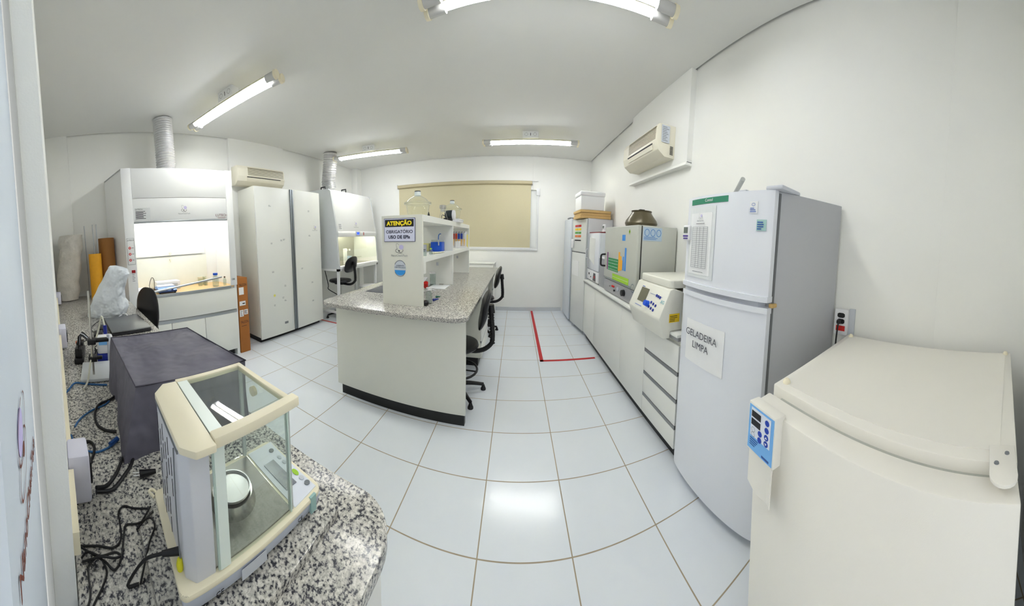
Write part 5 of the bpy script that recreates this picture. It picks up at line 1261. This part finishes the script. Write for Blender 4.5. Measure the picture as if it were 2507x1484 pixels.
# retort stand with device
rs = root('retort_stand', (-1.22, -.04, NZ), 'metal stand with white base plate and black clamps', 'stand')
MB().box((-1.37, -.115, NZ + .003), (-1.178, .03, NZ + .018), .004).build('base_plate', mat('pale_grey_enamel', (206, 210, 212), .35), rs)
MB().cyl((-1.225, -.055, NZ + .018), (-1.265, -.055, NZ + .40), .0055, n=12).build('rod', STEEL, rs)
for z in (NZ + .085, NZ + .165): 
    MB().box((-1.27, -.075, z - .012), (-1.225, -.035, z + .012), .004).build('clamp_boss', BLACK, rs)
b = MB(); b.box((-1.262, -.05, NZ + .16), (-1.235, .025, NZ + .176), .004); b.box((-1.255, -.04, NZ + .08), (-1.235, -.01, NZ + .094), .003); b.build('clamp_arm', BLACK, rs)
eb = root('electrode', (-1.25, .03, NZ + .06), 'glass electrode with a blue cap held in the stand clamp', 'electrode')
MB().cyl((-1.245, .022, NZ + .07), (-1.248, .024, NZ + .19), .007, n=12).build('body', mat('pale_glass_plastic', (200, 206, 216), .3), eb); MB().cyl((-1.248, .012, NZ + .195), (-1.250, .012, NZ + .235), .009, n=12).build('cap', DKB, eb)
b = MB(); b.tube([(-1.25, .012, NZ + .23), (-1.28, .0, NZ + .27), (-1.30, -.02, NZ + .20), (-1.24, -.06, NZ + .10), (-1.17, -.08, NZ + .02), (-1.12, -.10, NZ + .006)], .0045); b.build('cable', mat('cream_cable', (206, 206, 190), .5), eb)
mt = root('meter', (-1.40, -.0, NZ), 'small white meter with light blue and navy faces behind the stand', 'meter')
MB().box((-1.46, -.035, NZ + .04), (-1.40, .05, NZ + .13), .01).build('body', PLW, mt); MB().box((-1.4, -.025, NZ + .09), (-1.397, .03, NZ + .125)).build('blue_face', LBL, mt)
MB().box((-1.462, -.037, NZ + .0), (-1.398, .052, NZ + .04), .004).build('navy_foot', DKB, mt)
ad = root('power_strip', (-1.47, -.11, NZ), 'tangled cluster of black power adapters on a strip', 'adapters')
MB().box((-1.60, -.16, NZ), (-1.38, -.11, NZ + .03), .006).build('strip', BLACK, ad)
for k in range(4): MB().box((-1.58 + .05 * k, -.155, NZ + .03), (-1.545 + .05 * k, -.115, NZ + .07 + .008 * (k % 2)), .006).build('adapter_plug', BLACK, ad)
MB().box((-1.585, -.165, NZ + .045), (-1.57, -.15, NZ + .06), .003).build('orange_switch', mat('orange_plastic', (220, 100, 40), .4), ad)
random.seed(5)
for k in range(5):
    x = -1.57 + .045 * k
    b = MB(); b.tube([(x, -.135, NZ + .07), (x + .02, -.12, NZ + .12 + .01 * k), (x + .05, -.08 + .01 * k, NZ + .09), (x + .02, -.05, NZ + .03), (x - .04, -.07, NZ + .004), (x - .08 + .03 * k, -.03, NZ + .004)], .003); b.build('cord', BLACK if k != 2 else PLG, ad)
pa = root('laptop_adapter', (-1.80, -.0, NZ), 'black laptop power brick beside the laptop', 'power adapter')
MB().box((-1.86, -.06, NZ), (-1.76, .0, NZ + .035), .006).build('brick', BLACK, pa); MB().box((-2.02, -.035, NZ), (-1.90, .02, NZ + .03), .006).build('second_brick', BLACK, pa)
b = MB(); b.tube([(-1.86, -.03, NZ + .015), (-1.93, -.07, NZ + .005), (-2.05, -.08, NZ + .005), (-2.2, -.03, NZ + .006), (-2.28, .04, NZ + .01)], .003); b.tube([(-1.76, -.04, NZ + .015), (-1.68, -.07, NZ + .03), (-1.62, -.09, NZ + .05), (-1.56, -.12, NZ + .06)], .003); b.build('cord', BLACK, pa)
# cables on the counter near the balance
def cable(name, pts, r, m, label, z=NZ): 
    b = MB(); b.tube([(p[0], p[1], (p[2] if len(p) > 2 else z + r)) for p in pts], r, n=10, smooth=12); return tag(b.build(name, m), label, 'cable')
BJ = mat('blue_cable_jacket', (40, 96, 150), .5)
cable('thick_black_cable', [(-.627, -.043, NZ + .02), (-.648, -.018), (-.681, .008), (-.726, .028), (-.752, .045)], .0045, BLACK, 'thick black cable from the nearest socket under the dust cover, left strand')
cable('thick_black_cable', [(-.616, -.043, NZ + .02), (-.635, -.005), (-.671, .028), (-.702, .050), (-.730, .060)], .0045, BLACK, 'thick black cable from the nearest socket under the dust cover, right strand')
cable('looped_black_cable', [(-.782, -.109), (-.801, -.092), (-.807, -.067), (-.788, -.052), (-.759, -.051), (-.728, -.060)], .0042, BLACK, 'short loop of thick black cable above the nearest socket')
cable('looped_black_cable', [(-1.05, .03), (-1.026, .006), (-.999, -.035), (-.943, -.050), (-.886, -.042), (-.853, -.015), (-.840, .020)], .0046, BLACK, 'black cable arching out from the left of the dust cover')
cable('blue_cable', [(-1.03, .01), (-.999, -.012), (-.969, -.061), (-.924, -.100), (-.881, -.117)], .003, BJ, 'blue network cable curving along the wall beside the dust cover')
cable('blue_cable', [(-.84, -.125), (-.792, -.107), (-.774, -.082), (-.763, -.045), (-.774, -.013), (-.782, -.002)], .003, BJ, 'blue network cable ending in a connector under the dust cover')
tag(MB().cyl((-.781, -.003, NZ + .008), (-.803, .021, NZ + .008), .007, n=10).build('blue_connector', mat('blue_connector_body', (30, 80, 150), .5)), 'blue cable connector at the left foot of the dust cover', 'connector')
cable('blue_cable', [(-1.10, -.17), (-1.139, -.158), (-1.181, -.138), (-1.165, -.083), (-1.145, .002)], .0038, BJ, 'blue network cable running in front of the stand base')
cable('loose_black_cable', [(-.518, -.077), (-.517, -.042), (-.511, -.011), (-.524, .005), (-.555, .006), (-.579, .005), (-.592, .018), (-.583, .039), (-.575, .07)], .0019, BLACK, 'thin black cable leaving the balance rear in the widest loop to the wall')
cable('loose_black_cable', [(-.513, -.074, NZ + .005), (-.499, -.050, NZ + .006), (-.485, -.027, NZ + .006), (-.474, -.011), (-.491, .003), (-.527, .012, NZ + .006), (-.549, .018), (-.545, .044, NZ + .005), (-.532, .068, NZ + .024), (-.513, .074, NZ + .024), (-.485, .057, NZ + .024), (-.445, .032)], .0019, BLACK, 'thin black cable from the wall crossing the stone slab behind the balance')
cable('loose_black_cable', [(-.578, .077), (-.556, .058), (-.537, .040), (-.541, .052, NZ + .008), (-.566, .080)], .0019, BLACK, 'thin black cable bent in a short hook at the balance corner')
cable('loose_black_cable', [(-.497, -.073), (-.502, -.060, NZ + .008), (-.492, -.035, NZ + .010), (-.497, -.009, NZ + .008), (-.490, .002, NZ + .008), (-.486, -.010, NZ + .010), (-.489, -.035, NZ + .012), (-.491, -.070)], .0019, BLACK, 'thin black cable in a flat double loop by the wall')
cable('loose_black_cable', [(-.486, -.032, NZ + .008), (-.471, -.025), (-.447, -.036), (-.427, -.049), (-.40, -.06)], .0019, BLACK, 'thin black cable hanging towards the counter front, outer strand')
cable('loose_black_cable', [(-.491, -.040, NZ + .012), (-.486, -.057), (-.469, -.058), (-.441, -.054), (-.415, -.062)], .0019, BLACK, 'thin black cable hanging towards the counter front, inner strand')
pg = root('black_plug', (-.66, .1, NZ), 'black mains plug lying at the foot of the dust cover', 'plug')
MB().cyl((-.660, .066, NZ + .010), (-.658, .108, NZ + .010), .0095, .005, n=12).build('body', BLACK, pg)
b = MB(); b.cyl((-.664, .066, NZ + .010), (-.667, .050, NZ + .010), .002, n=6); b.cyl((-.656, .066, NZ + .010), (-.658, .050, NZ + .010), .002, n=6); b.build('prong', CHR, pg)
